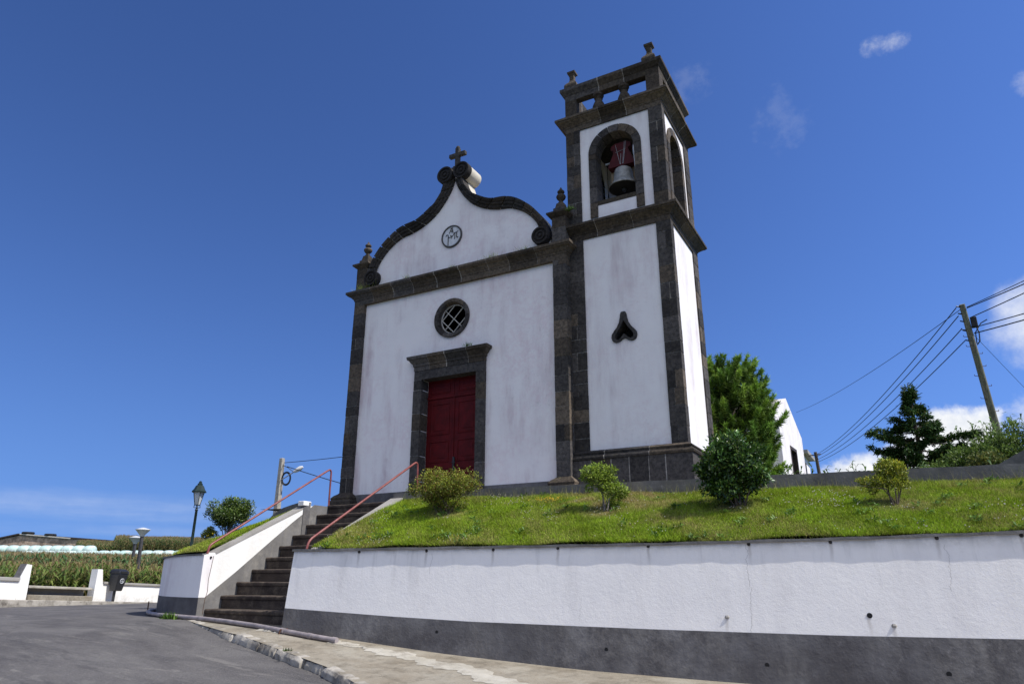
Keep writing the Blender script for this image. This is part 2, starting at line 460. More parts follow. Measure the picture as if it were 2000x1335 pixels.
# sidewalk beside the retaining wall, raised above the road by a broken kerb
KERB = [(-11.5, 8.86), (-10.97, 8.62), (-9.44, 8.04), (-7.87, 7.58), (-6.45, 7.16), (-5.55, 6.65), (-4.2, 5.7), (-2.6, 4.2), (-1.2, 2.5), (0, .4), (1, -3), (1.6, -9)]
def dens(path, step):
    out = []
    for (a, b) in zip(path[:-1], path[1:]):
        a = np.array(a, float); b = np.array(b, float); k = max(1, int(np.linalg.norm(b - a) / step))
        out += [a + (b - a) * i / k for i in range(k)]
    out.append(np.array(path[-1], float)); return out
kp = dens(KERB, .12)
def sidewalk_mesh():
    V = []; F = []; rows = 14
    for i, p in enumerate(kp):
        # far edge sits under the foot of the wall
        q = np.array([max(p[0], -11.5) + (i / (len(kp) - 1)) ** .8 * 14 + .0, 0.]); q[1] = yw(q[0]) + .05
        if q[0] < -9.0: q[1] = 9.35
        for j in range(rows):
            t = j / (rows - 1); c = p * (1 - t) + q * t
            V.append((c[0], c[1], gz(c[0], c[1]) + .002))
    m = len(kp)
    for i in range(m - 1):
        for j in range(rows - 1):
            F.append((i * rows + j, (i + 1) * rows + j, (i + 1) * rows + j + 1, i * rows + j + 1))
    o = np_mesh('sidewalk', np.array(V), np.array(F), np.full((len(V), 3), .2), 'sidewalk_concrete', None, True)
    tag(o, kind='structure')
sidewalk_mesh()
# kerb of short, worn stones
mb = MB(); d = 0; i = 0
while i < len(kp) - 3:
    k = min(len(kp) - 1, i + random.choice([4, 5, 6, 7]))
    a, b = kp[i], kp[k]; dr = (b - a) / np.linalg.norm(b - a); nn = np.array([-dr[1], dr[0]])
    gap = .012; a2 = a + dr * gap; b2 = b - dr * gap
    rings = []
    m = 12; sink = random.uniform(-.02, .004); push = random.uniform(-.02, .02)
    for t in range(m):
        c = a2 + (b2 - a2) * t / (m - 1)
        dx = push + random.uniform(-.014, .014); dz = sink + random.uniform(-.014, .004) - (.022 if t in (0, m - 1) else 0)
        zt = gz(c[0], c[1]) + .012 + dz; zb = zt - .30
        o1 = c - nn * (.03 + dx); o2 = c + nn * .13
        rings.append([(o1[0], o1[1], zb), (o1[0], o1[1], zt - .045 - random.uniform(0, .02)), (o1[0] + nn[0] * .04, o1[1] + nn[1] * .04, zt - random.uniform(0, .008)), (o2[0], o2[1], zt + .002), (o2[0], o2[1], zb)])
    mb.loft(rings); i = k
o = mb.build('kerb', 'kerb_stone', smooth=True, bevel=.008); tag(o, kind='structure')
# pale mortar smeared along the foot of the wall
def ragged_sheet(name, path_a, path_b, mat, lift, n=170):
    ph = random.uniform(0, 9)
    wob = lambda t, k: .05 * math.sin(t * 23 * k + ph) + .035 * math.sin(t * 61 * k + 2 * ph) + .022 * math.sin(t * 143 * k + ph)
    V = []; F = []; rows = 7
    A = np.array(path_a, float); B = np.array(path_b, float)
    ta = np.linspace(0, 1, len(A)); tb = np.linspace(0, 1, len(B))
    for i in range(n):
        t = i / (n - 1)
        a = np.array([np.interp(t, ta, A[:, 0]), np.interp(t, ta, A[:, 1])]); b = np.array([np.interp(t, tb, B[:, 0]), np.interp(t, tb, B[:, 1])])
        a = a + np.array([.3, 1.]) * wob(t, 1.); b = b + np.array([.3, 1.]) * wob(t + 3, 1.31)
        for j in range(rows):
            s = j / (rows - 1); c = a * (1 - s) + b * s
            V.append((c[0], c[1], gz(c[0], c[1]) + lift + (.012 * math.sin(s * math.pi))))
    for i in range(n - 1):
        for j in range(rows - 1):
            F.append((i * rows + j, (i + 1) * rows + j, (i + 1) * rows + j + 1, i * rows + j + 1))
    o = np_mesh(name, np.array(V), np.array(F), np.full((len(V), 3), .2), mat, None, True); tag(o, kind='structure'); return o
ragged_sheet('mortar_strip', [(-7.75, 8.62), (-6.6, 8.62), (-5.4, 8.45), (-4.2, 8.0), (-2.5, 7.3)], [(-7.7, 8.45), (-6.6, 8.30), (-5.4, 8.05), (-4.2, 7.55), (-2.5, 6.8)], 'mortar', .006)
ragged_sheet('mortar_spill', [(-9.3, 8.62), (-8.8, 8.65), (-8.3, 8.62)], [(-9.2, 8.42), (-8.7, 8.45), (-8.3, 8.52)], 'mortar', .006, 40)

# ------------------------------------------------------------------ retaining wall with drain holes
CA, SA = math.cos(R(7)), math.sin(R(7)); BT = math.tan(R(6.3))
def W(s, n, z):
    return (-9.0 + s * CA + n * SA, 8.82 + s * SA - n * CA, z)
def face_n(z): return (.52 - z) * BT
S_T = [-.02, .25, 3.22, 5.98, 8.26, 10.2, 14, 20]; Z_T = [.522, .519, .519, .522, .547, .585, .64, .70]
S_S = [.0, 2.02, 3.29, 5.93, 8.11, 9.95, 20]; Z_S = [-.385, -.474, -.517, -.556, -.572, -.56, -.55]
def ztop(s): return float(np.interp(s, S_T, Z_T))
def zstr(s): return float(np.interp(s, S_S, Z_S))
rw = thing('retaining_wall', (-4, 9.3, -1.05), 'long white rendered retaining wall with dark grey painted foot below the lawn', 'retaining wall')
ss = np.linspace(0, 20, 81)
mb = MB()
mb.loft([[W(s, face_n(ztop(s) - .03), ztop(s) - .03), W(s, face_n(-1.7), -1.7), W(s, -.22, -1.7), W(s, -.22, ztop(s) - .03)] for s in ss])
mb.build('wall_body', 'wall_plaster', rw)
mb = MB()
mb.loft([[W(s, face_n(zstr(s)) + .004, zstr(s)), W(s, face_n(-1.72) + .004, -1.72), W(s, face_n(-1.72) - .02, -1.72), W(s, face_n(zstr(s)) - .02, zstr(s))] for s in ss])
mb.build('painted_base_band', 'grey_paint', rw)
mb = MB()
sc = np.linspace(-.015, 20, 300)
mb.loft([[W(s, .044 + .0022 * math.sin(s * 5.3) + .0012 * math.sin(s * 17 + 1), ztop(s) - .034 + .003 * math.sin(s * 13)), W(s, -.235, ztop(s) - .034), W(s, -.235, ztop(s) + .004), W(s, .040 + .0022 * math.sin(s * 5.3), ztop(s) + .004 * math.sin(s * 7))] for s in sc])
mb.build('coping', 'cement_coping', rw)
for s, z, r in [(2.77, -.667, .024), (5.28, -.814, .024), (7.26, -.918, .026), (9.16, -.935, .028), (8.46, -.346, .03), (12.2, -.9, .026), (15.5, -.9, .026)]:
    mb = MB(); c = W(s, face_n(z) + .006, z); b = W(s, face_n(z) - .004, z)
    mb.tube([b, c], r, 14); mb.build('drain_hole', 'interior_dark', rw)
for s, z in [(1.27, .465), (2.48, .465), (3.59, .465), (4.59, .472), (5.88, .48), (7.18, .485), (8.15, .494), (9.31, .52), (10.16, .532), (11.6, .54), (13, .56)]:
    mb = MB()
    mb.tube([W(s, face_n(z) - .01, z), W(s, face_n(z) + .010, z)], .022, 10)
    mb.tube([W(s, face_n(z) + .005, z), W(s, face_n(z) + .018, z), W(s + .012, face_n(z) + .022, z - .018)], .008, 6)
    mb.build('iron_stub', 'old_iron', rw, True)
for s, z in [(8.7, -.452), (6.84, -.393)]:
    mb = MB(); mb.lathe([(.028, -.02), (.034, 0), (.022, .02)], *W(s, face_n(z) - .012, z)[:2], n=7, cz=z); mb.build('stone_chip', 'pale_cement', rw)

# right stair side wall, part of the retaining wall
def ribbon_plate(mb, poly, x0, x1, c=None):
    mb.plate([poly], x0, x1, lambda u, v, w: (w, u, v), c)
mb = MB(); ribbon_plate(mb, [(8.85, -1.2), (8.85, .49), (9.16, .525), (11.24, 1.575), (11.5, 1.6), (11.5, -1.2)], -8.995, -8.79)
mb.build('stair_side_wall', 'tower_plaster', rw)
mb = MB()
for (a, b) in (((8.93, .50), (9.16, .53)), ((9.16, .53), (11.26, 1.590))):
    pass
mb.plate([[(9.06, .49), (9.16, .53), (11.26, 1.590), (11.26, 1.565), (9.18, .50)]], -9.003, -8.70, lambda u, v, w: (w, u, v))
mb.plate([[(9.2, .40), (9.2, .53), (11.255, 1.57), (11.255, 1.35)]], -8.788, -8.712, lambda u, v, w: (w, u, v))
mb.build('side_wall_coping', 'pale_cement', rw)

# ------------------------------------------------------------------ stairs
st = thing('stone_staircase', (-10.26, 9.24, -.66), 'dark basalt stairs of ten worn steps climbing between white side walls', 'staircase')
for i in range(10):
    z = -.458 + .2355 * i; y = 9.22 + .327 * i
    mb = MB(); prof = [(y + .03, z - .30), (y + .03, z - .075), (y + .004, z - .07), (y - .006, z - .045), (y, z - .014), (y + .02, z), (y + .50, z + .002), (y + .50, z - .30)]
    if i == 9: prof[6] = (y + .62, z + .002); prof[7] = (y + .62, z - .3)
    xs = np.linspace(-11.515, -9.0, 26); rings = []
    for x in xs:
        dz = random.uniform(-.006, .004); dy = random.uniform(-.006, .006)
        rings.append([(x, p + (dy if 1 < k < 6 else 0), q + (dz if 2 < k < 6 else 0)) for k, (p, q) in enumerate(prof)])
    mb.loft(rings, (.04, .033, .03)); mb.build('step', 'step_stone', st, True)

# ------------------------------------------------------------------ curved wall on the left of the stairs
cw = thing('curved_wall', (-12.6, 9.4, -.62), 'low white wall curving round left of the stairs with grey painted foot', 'wall')
arc = [(-11.52, 9.06)] + [(MC[0] + MR * math.cos(R(a)), MC[1] + MR * math.sin(R(a))) for a in range(268, 179, -4)] + [(-14.55, 14), (-14.4, 18), (-13.6, 22)]
def offs(path, d):
    out = []
    for i, p in enumerate(path):
        a = np.array(path[max(0, i - 1)]); b = np.array(path[min(len(path) - 1, i + 1)]); t = (b - a) / np.linalg.norm(b - a)
        out.append((p[0] + t[1] * d, p[1] - t[0] * d))
    return out
def wall_along(mb, path, d0, d1, z0, z1):
    A = offs(path, d0); B = offs(path, d1)
    f0 = z0 if callable(z0) else (lambda i: z0); f1 = z1 if callable(z1) else (lambda i: z1)
    mb.loft([[(*A[i], f0(i)), (*B[i], f0(i)), (*B[i], f1(i)), (*A[i], f1(i))] for i in range(len(path))])
zt_c = lambda i: .50 - .004 * i
mb = MB(); wall_along(mb, arc, 0, .2, -1.0, lambda i: zt_c(i) - .02); mb.build('wall_body', 'tower_plaster', cw, True)
mb = MB(); wall_along(mb, arc, -.004, .05, -1.0, lambda i: -.262 + .002 * i); mb.build('painted_base_band', 'grey_paint', cw, True)
mb = MB(); wall_along(mb, [(-11.53, 9.055)] + arc[1:], -.028, .215, lambda i: zt_c(i) - .02, lambda i: zt_c(i) + .006); mb.build('coping', 'cement_coping', cw, True)
mb = MB(); ribbon_plate(mb, [(9.062, -1.), (9.062, .48), (9.32, .535), (11.55, 1.59), (12.3, 1.64), (12.3, -1.)], -11.735, -11.521)
mb.build('stair_side_wall', 'bright_plaster', cw)
mb = MB(); ribbon_plate(mb, [(9.062, -1.), (9.062, -.258), (9.195, -.258), (9.82, .19), (10.538, .745), (11.164, 1.222), (11.743, 1.632), (12.28, 1.636), (12.28, -1.)], -11.52, -11.517)
mb.build('painted_side_band', 'side_cement', cw)
mb = MB(); mb.plate([[(9.30, .535), (11.56, 1.605), (11.56, 1.575), (9.32, .505)]], -11.78, -11.513, lambda u, v, w: (w, u, v))
mb.build('side_wall_coping', 'pale_cement', cw)
mb = MB(); mb.tube([(-11.525, 9.21, .44), (-11.505, 9.21, .44)], .022, 10); mb.build('drain_hole', 'interior_dark', cw)
mb = MB(); mb.tube([(-11.516, 9.27, .47), (-11.514, 9.25, .30), (-11.514, 9.22, .05), (-11.514, 9.235, -.15), (-11.513, 9.20, -.3), (-11.513, 9.19, -.55)], .004, 5); mb.build('crack', 'rust', cw)
# hand rails
def rail(name, pts, label):
    t = thing(name, pts[0], label, 'handrail', 'red handrails beside the stairs')
    P = []
    pts = [Vector(p) for p in pts]
    P.append(pts[0])
    for a, b, c in zip(pts[:-2], pts[1:-1], pts[2:]):
        r = min(.13, (b - a).length * .45, (c - b).length * .45)
        p0 = b + (a - b).normalized() * r; p1 = b + (c - b).normalized() * r
        for k in range(7):
            u = k / 6; P.append(p0.lerp(b, u).lerp(b.lerp(p1, u), u))
    P.append(pts[-1])
    mb = MB(); mb.tube(P, .021, 10); mb.build('rail_tube', 'rail_paint', t, True)
    for p in (pts[0], pts[-1]):
        mb = MB(); mb.lathe([(.045, -.012), (.045, .01), (.024, .014)], p.x, p.y, 12, cz=p.z); mb.build('foot_plate', 'rust', t)
rail('handrail', [(-11.62, 9.20, .50), (-11.62, 9.23, .66), (-11.62, 12.29, 2.52), (-11.62, 12.30, 1.645)], 'red painted tube handrail on the left side wall of the stairs')
rail('handrail', [(-8.93, 9.00, .40), (-8.93, 9.04, .665), (-8.93, 12.00, 2.44), (-8.93, 12.03, 1.45)], 'red painted tube handrail on the right side of the stairs beside the lawn')

# ------------------------------------------------------------------ kerb walls of the terrace
kw = thing('terrace_kerb', (-3, 12, 1.4), 'dark grey cement kerb wall along the top edge of the lawn', 'kerb wall')
mb = MB(); xs = np.linspace(-8.99, 14, 120)
mb.loft([[(x, yk(x), 1.0), (x + .02, yk(x) + .0, 1.70 - .002 * (x + 9) + .004 * math.sin(x * 6)), (x, yk(x) + .16, 1.70 - .002 * (x + 9)), (x, yk(x) + .16, 1.0)] for x in xs])
mb.build('kerb_body', 'kerb_cement', kw)
pp = thing('terrace_parapet', (-12.5, 11.8, 1.3), 'dark grey curved parapet at the head of the stairs, left side', 'parapet')
ppath = [(-11.50, 11.42, 1.665), (-11.8, 11.5, 1.66), (-12.1, 11.6, 1.64), (-12.4, 11.67, 1.60), (-12.61, 11.75, 1.56), (-12.88, 11.86, 1.50), (-13.12, 11.98, 1.43), (-13.4, 12.3, 1.36), (-13.7, 12.9, 1.34), (-13.85, 14, 1.34), (-13.7, 18, 1.34)]
mb = MB(); A = offs([p[:2] for p in ppath], 0); B = offs([p[:2] for p in ppath], .16)
mb.loft([[(*A[i], .3), (*B[i], .3), (*B[i], p[2]), (*A[i], p[2])] for i, p in enumerate(ppath)])
mb.build('parapet_body', 'kerb_cement', pp, True)
mb = MB(); mb.box(-11.64, -11.47, 11.37, 11.60, 1.585, 1.685); mb.build('end_block', 'bright_plaster', pp, bevel=.012)
mb = MB()
for q in ([(-13.4, 11.9, 1.635), (-11.74, 12.3, 1.635), (-11.74, 20, 1.635), (-13.4, 20, 1.635)], [(-11.74, 12.7, 1.636), (-8.99, 12.7, 1.636), (-8.99, 20, 1.636), (-11.74, 20, 1.636)], [(-8.99, 11.45, 1.635), (-2.4, yk(-2.4) + .1, 1.635), (-2.4, 20, 1.635), (-8.99, 20, 1.635)]):
    mb.face(q)
o = mb.build('terrace', 'terrace_stone', recalc=False); tag(o, kind='structure')

# ------------------------------------------------------------------ church
ch = thing('church', (-7.5, 16, 1.64), 'small white church with dark basalt trim, curved gable and bell tower', 'church')
rb = lambda: random.uniform(.5, 1.5)
def stone(brown=.25):
    k = rb()
    return (.086 * k, .069 * k, .052 * k) if random.random() < brown else (.064 * k, .058 * k, .054 * k)
MORT = (.30, .28, .25)
def courses(mb, x0, x1, y0, y1, z0, z1, h0=.24, h1=.42, split=.4, brown=.2):
    mb.box(x0 + .007, x1 - .007, y0 + .007, y1 - .007, z0, z1, MORT)
    z = z0
    while z < z1 - .01:
        h = random.uniform(h0, h1)
        if z + h > z1 - .12: h = z1 - z
        g = random.choice([.003, .004, .006, .010])
        xs = [x0, x1]
        if random.random() < split: xs = [x0, x0 + (x1 - x0) * random.uniform(.35, .65), x1]
        ys = [y0, y1]
        if random.random() < split and y1 - y0 > .25: ys = [y0, y0 + (y1 - y0) * random.uniform(.35, .65), y1]
        for a, b in zip(xs[:-1], xs[1:]):
            for c, d in zip(ys[:-1], ys[1:]):
                e = random.uniform(0, .005)
                mb.box(a + (g if a > x0 else -e), b - (g if b < x1 else -e), c + (g if c > y0 else -e), d - (g if d < y1 else -e), z + g, z + h - g, stone(brown))
        z += h
def rect_mold(mb, x0, x1, y0, y1, prof, seg=.55, brown=.5, cap=True):
    """moulding ring round a rectangle: prof = (projection, z); split into stones along each side"""
    def cuts(a, b):
        n = max(1, int((b - a) / seg)); c = [a + (b - a) * (i + random.uniform(-.18, .18)) / n for i in range(1, n)]
        out = []
        for q in c: e = random.choice([.003, .006, .010]); out += [q - e, q + e]
        return out
    cx = cuts(x0, x1); cy = cuts(y0, y1)
    rings = []; cs = []
    def cols(n):
        r = []
        for i in range(n + 1): r.append(MORT if i % 2 else stone(brown))
        return r
    cA = cols(len(cx)); cB = cols(len(cy)); cC = cols(len(cx)); cD = cols(len(cy))
    for (p, z) in prof:
        ring = [(x0 - p, y0 - p, z)] + [(q, y0 - p, z) for q in cx] + [(x1 + p, y0 - p, z)] + [(x1 + p, q, z) for q in cy] + [(x1 + p, y1 + p, z)] + [(q, y1 + p, z) for q in reversed(cx)] + [(x0 - p, y1 + p, z)] + [(x0 - p, q, z) for q in reversed(cy)]
        rings.append(ring)
    mb.loft(rings, stone(), cap, True, cA + cB + cC + cD)

CX = -8.74
outer_r = [(.28, 9.57), (.36, 9.33), (.52, 9.11), (.64, 9.01), (.87, 8.86), (1.13, 8.74), (1.48, 8.69), (1.74, 8.60), (2.00, 8.42), (2.24, 8.20), (2.44, 7.93), (2.58, 7.65), (2.66, 7.38)]
inner_r = [(-.0, 9.66), (.07, 9.44), (.19, 9.22), (.31, 9.05), (.54, 8.80), (.87, 8.59), (1.24, 8.46), (1.58, 8.40), (1.85, 8.27), (2.07, 8.10), (2.27, 7.86), (2.36, 7.66), (2.42, 7.45)]
def smooth_path(pts, k=4):
    P = [np.array(p) for p in pts]; out = []
    for i in range(len(P) - 1):
        p0, p1, p2, p3 = P[max(0, i - 1)], P[i], P[i + 1], P[min(len(P) - 1, i + 2)]
        for j in range(k):
            t = j / k
            out.append(.5 * ((2 * p1) + (p2 - p0) * t + (2 * p0 - 5 * p1 + 4 * p2 - p3) * t * t + (3 * p1 - p0 - 3 * p2 + p3) * t ** 3))
    out.append(P[-1]); return out
OR, IR = smooth_path(outer_r), smooth_path(inner_r)
front = lambda u, v, w: (u, w, v)
# facade wall with door and round window openings
def circ(cx, cz, r, n=36): return [(cx + r * math.cos(2 * math.pi * i / n), cz + r * math.sin(2 * math.pi * i / n)) for i in range(n)]
inset = .035
gab = [(CX + p[0] - inset, p[1] - inset * .5) for p in reversed(OR)]
gabl = [(CX - p[0] + inset, p[1] - inset * .5) for p in OR]
outline = [(-11.64, 1.5), (-5.76, 1.5), (-5.76, 7.08), (CX + 2.62, 7.08)] + gab + [(CX + .12, 9.80), (CX - .12, 9.80)] + gabl + [(CX - 2.62, 7.08), (-11.64, 7.08)]
DOOR = [(-9.47, 1.5), (-9.47, 4.5), (-7.97, 4.5), (-7.97, 1.5)]
outline = [(-11.64, 1.5), (-9.47, 1.5), (-9.47, 4.5), (-7.97, 4.5), (-7.97, 1.5)] + outline[1:]
mb = MB(); mb.plate([outline, circ(-8.71, 5.90, .44)], 12.80, 13.22, front)
mb.build('facade_wall', 'facade_plaster', ch)
mb = MB(); mb.box(-11.6, -5.8, 13.22, 24, 1.5, 6.75); mb.plate([[(-11.6, 6.75), (-5.8, 6.75), (CX, 8.05)]], 13.22, 24, front)
mb.build('nave_wall', 'tower_plaster', ch)
mb = MB()
for sg in (-1, 1):
    for k in range(14):
        y0 = 13.25 + k * .78
        mb.hexa([(CX, y0, 8.06), (CX + sg * 3.15, y0, 6.66), (CX + sg * 3.15, y0 + .76, 6.66), (CX, y0 + .76, 8.06), (CX, y0, 8.16), (CX + sg * 3.15, y0, 6.76), (CX + sg * 3.15, y0 + .76, 6.76), (CX, y0 + .76, 8.16)])
mb.build('nave_roof', 'roof_tile', ch)
# painted base band of the facade
for a, b in ((-11.4, -9.68), (-7.76, -6.0)):
    mb = MB(); mb.box(a, b, 12.782, 12.82, 1.6, 1.94); mb.build('painted_base_band', 'grey_paint', ch)
# corner pilasters of the facade
for (x0, x1) in ((-11.695, -11.375), (-6.02, -5.71)):
    mb = MB(); courses(mb, x0, x1, 12.70, 13.02, 1.93, 6.73)
    p = mb.build('pilaster', 'basalt', ch)
    mb = MB(); rect_mold(mb, x0, x1, 12.70, 13.0, [(.17, 1.55), (.17, 1.78), (.13, 1.83), (.14, 1.87), (.09, 1.93), (.03, 1.97), (0, 2.0)], 2, .9)
    mb.build('pilaster_base', 'basalt_mossy', p)
mb = MB()
rect_mold(mb, -11.695, -5.71, 12.70, 13.0, [(0, 6.73), (.002, 6.86), (.018, 6.865), (.02, 6.90), (.05, 6.93), (.09, 6.985), (.15, 7.0), (.15, 7.025), (.18, 7.03), (.18, 7.09), (.02, 7.125)], .62, .75)
mb.build('cornice', 'basalt_mossy', ch)
# gable coping, one each side, ending in volutes
def volute(mb, cx, cz, r, y0, y1, c):
    mb.lathe([(r, y1), (r, y0 + .02), (r * .97, y0), (r * .80, y0), (r * .77, y0 + .035), (r * .56, y0 + .035), (r * .53, y0 + .005), (r * .38, y0 + .005), (r * .34, y0 + .03), (r * .2, y0 + .03), (r * .17, y0 + .0), (.005, y0 - .01)], cx, 0, 30, c, 'y', cz)
for sg in (-1, 1):
    mb = MB(); N = len(OR); i = 0
    prof = [(0., .035), (.06, .075), (.16, .085), (.24, .06), (.30, .06), (.42, .10), (.60, .10), (.68, .13), (.84, .15), (1., .15)]
    while i < N - 1:
        k = min(N - 1, i + random.choice([3, 4, 4, 5]))
        if N - 1 - k < 2: k = N - 1
        c = stone(.3); c = tuple(.62 * q for q in c); pr = random.uniform(-.006, .008)
        rings = []
        for j in range(i, k + 1):
            t = 0
            A, B = np.array(IR[j]), np.array(OR[j])
            if j == i and i > 0: A = A + (IR[j + 1] - A) * .17; B = B + (OR[j + 1] - B) * .17
            if j == k and k < N - 1: A = A + (IR[j - 1] - A) * .17; B = B + (OR[j - 1] - B) * .17
            ring = []
            for (u, h) in prof:
                q = A * (1 - u) + B * u; ring.append((CX + sg * q[0], 12.80 - h - pr, q[1]))
            q = B; ring.append((CX + sg * q[0], 12.93, q[1])); q = A; ring.append((CX + sg * q[0], 12.93, q[1]))
            rings.append(ring)
        mb.loft(rings, c); i = k
    mb.loft([[(CX + sg * IR[j][0] * .999, 12.772, IR[j][1] + .004), (CX + sg * (OR[j][0] - .006), 12.70, OR[j][1] - .006), (CX + sg * (OR[j][0] - .006), 12.9, OR[j][1] - .006), (CX + sg * IR[j][0], 12.9, IR[j][1])] for j in range(N)], MORT)
    gc = mb.build('gable_coping', 'basalt', ch)
    mb = MB(); volute(mb, CX + sg * .245, 9.80, .232, 12.63, 12.80, (.026, .024, .024)); mb.build('top_volute', 'basalt', gc, True)
    mb = MB(); mb.lathe([(.222, 12.80), (.222, 13.27), (.16, 13.28)], CX + sg * .245, 0, 30, None, 'y', 9.80)
    # white rendered back of the gable and of its volute
    mb.loft([[(CX + sg * (OR[j][0]), 12.931, OR[j][1]), (CX + sg * (OR[j][0]), 13.24, OR[j][1]), (CX + sg * (IR[j][0]), 13.24, IR[j][1]), (CX + sg * (IR[j][0]), 12.931, IR[j][1])] for j in range(N)])
    mb.build('rendered_back', 'cream_plaster', gc, True)
    mb = MB(); volute(mb, CX + sg * 2.44, 7.41, .215, 12.62, 12.80, (.028, .025, .024)); mb.build('foot_volute', 'basalt', gc, True)
# cross on the gable top
mb = MB(); c = (.06, .056, .05)
mb.box(CX - .12, CX + .12, 12.74, 12.98, 9.85, 10.02, c); mb.box(CX - .09, CX + .09, 12.77, 12.95, 10.02, 10.07, c)
mb.box(CX - .055, CX + .055, 12.80, 12.91, 10.07, 10.62, c); mb.box(CX - .245, CX + .245, 12.803, 12.907, 10.37, 10.475, c)
mb.lathe([(.06, 0), (.045, .05), (.02, .07)], CX, 12.855, 10, c, cz=10.62)
mb.build('cross', 'basalt_mossy', ch, bevel=.012)
# medallion with monogram
mb = MB(); MX, MZ = -8.795, 8.065
mb.lathe([(.27, 12.78), (.255, 12.787), (.10, 12.787), (.003, 12.787)], MX, 0, 40, None, 'y', MZ)
md = mb.build('medallion', 'medallion_white', ch)
mb = MB(); mb.lathe([(.262, 12.80), (.262, 12.765), (.27, 12.755), (.292, 12.755), (.30, 12.77), (.30, 12.80)], MX, 0, 44, None, 'y', MZ)
mb.build('medallion_ring', 'medallion_dark', md, True)
mb = MB(); s = .26
def stroke(pts, r=.011): mb.tube([(MX + a * s, 12.778, MZ + b * s) for a, b in pts], r, 6)
stroke([(-.26, .36), (-.06, .84), (.0, .86)]); stroke([(.02, .86), (.14, .36)], .016); stroke([(-.14, .86), (.10, .90)]); stroke([(-.18, .56), (.10, .56)]); stroke([(-.12, .74), (-.02, .44), (.08, .74)], .008)
stroke([(-.66, .12), (-.56, .26), (-.44, .24), (-.38, .08), (-.38, -.86)], .013); stroke([(-.38, .0), (-.25, -.10), (.05, -.06), (.2, .10), (.26, .30)], .010)
stroke([(-.12, .14), (-.06, -.02)]); stroke([(-.02, -.16), (-.02, -.24)]); stroke([(-.1, .08), (.06, .02)], .009)
stroke([(.26, .28), (.62, .34), (.72, .42)]); stroke([(.36, .30), (.36, -.28), (.30, -.34)], .013); stroke([(.56, .32), (.56, -.2), (.64, -.28), (.72, -.18)], .013)
mb.build('monogram', 'medallion_dark', md)
# pinnacles above the pilasters
for px in (-11.53, -5.86):
    mb = MB(); courses(mb, px - .165, px + .165, 12.70, 13.03, 7.12, 7.80, .3, .4, 0, .4)
    pn = mb.build('pinnacle', 'basalt', ch)
    mb = MB(); cy = 12.865
    rect_mold(mb, px - .165, px + .165, 12.70, 13.03, [(.0, 7.78), (.03, 7.80), (.09, 7.85), (.10, 7.86), (.10, 7.90), (-.01, 7.93)], 2, .9)
    rect_mold(mb, px - .14, px + .14, cy - .14, cy + .14, [(0, 7.92), (0, 8.04), (-.025, 8.05)], 2, .9)
    rect_mold(mb, px - .11, px + .11, cy - .11, cy + .11, [(0, 8.05), (-.03, 8.19), (-.055, 8.20), (-.06, 8.23)], 2, .9)
    mb.lathe([(.04, 8.22), (.05, 8.27), (.10, 8.33), (.115, 8.37), (.10, 8.41), (.05, 8.43), (.045, 8.45), (.085, 8.49), (.08, 8.52), (.04, 8.56), (.012, 8.62)], px, cy, 14, stone(.9))
    mb.build('pinnacle_finial', 'basalt_mossy', pn)
# round window
mb = MB()
for k in range(9):
    a0 = 2 * math.pi * k / 9 + .012; a1 = 2 * math.pi * (k + 1) / 9 - .012; c = stone(.5)
    rings = []
    for j in range(6):
        t = a0 + (a1 - a0) * j / 5; ct, sn = math.cos(t), math.sin(t)
        rings.append([(-8.71 + r * ct, y, 5.905 + r * sn) for r, y in ((.485, 12.82), (.485, 12.745), (.46, 12.735), (.40, 12.745), (.38, 12.77), (.358, 12.92), (.44, 12.92))])
    mb.loft(rings, c)
rw_ = mb.build('round_window', 'basalt', ch)
mb = MB(); mb.lathe([(.36, 12.885), (.36, 12.86), (.345, 12.855), (.337, 12.885)], -8.71, 0, 36, None, 'y', 5.905)
for k in (-.235, 0, .235):
    for q in (45, -45):
        L = math.sqrt(.345 ** 2 - k * k); cth, sth = math.cos(R(q)), math.sin(R(q))
        a = (-8.71 + k * -sth - L * cth, 12.872, 5.905 + k * cth - L * sth); b = (-8.71 + k * -sth + L * cth, 12.872, 5.905 + k * cth + L * sth)
        if k == .235 and q == -45: continue
        mb.tube([a, b], .0115, 6)
mb.build('window_lattice', 'window_white', rw_)
mb = MB(); mb.lathe([(.36, 12.90), (.35, 12.892), (.01, 12.892)], -8.71, 0, 36, None, 'y', 5.905); mb.build('window_pane', 'window_glass', rw_)
# door surround, lintel cornice and door
mb = MB()
courses(mb, -9.685, -9.47, 12.72, 13.0, 1.6, 4.483, .38, .6, 0, .25); courses(mb, -7.97, -7.755, 12.72, 13.0, 1.6, 4.483, .38, .6, 0, .25)
mb.box(-9.685, -7.755, 12.725, 13.0, 4.485, 4.70, (.06, .056, .055))
df = mb.build('door_frame', 'basalt', ch)
mb = MB(); rect_mold(mb, -9.69, -7.75, 12.71, 12.9, [(0, 4.70), (.0, 4.80), (.02, 4.81), (.025, 4.86), (.06, 4.90), (.10, 4.96), (.13, 4.97), (.14, 5.04), (.0, 5.08)], .45, .6); mb.build('lintel_cornice', 'basalt_mossy', df)
dr = thing('tmp', (0, 0, 0), '', ''); bpy.data.objects.remove(dr)
mb = MB(); mb.box(-9.46, -7.98, 13.04, 13.10, 1.6, 4.5); door = mb.build('door', 'door_paint', ch)
def panel(mb, x0, x1, z0, z1, y=13.0):
    for k, (i, dy) in enumerate(((0, .0), (.035, .018), (.07, -.004))):
        pass
    mb.loft([[(x0 + i, y + d, z0 + i), (x1 - i, y + d, z0 + i), (x1 - i, y + d, z1 - i), (x0 + i, y + d, z1 - i)] for i, d in ((0, .02), (.0, -.012), (.02, -.016), (.04, .012), (.085, .012), (.10, -.006), (.12, -.008))])
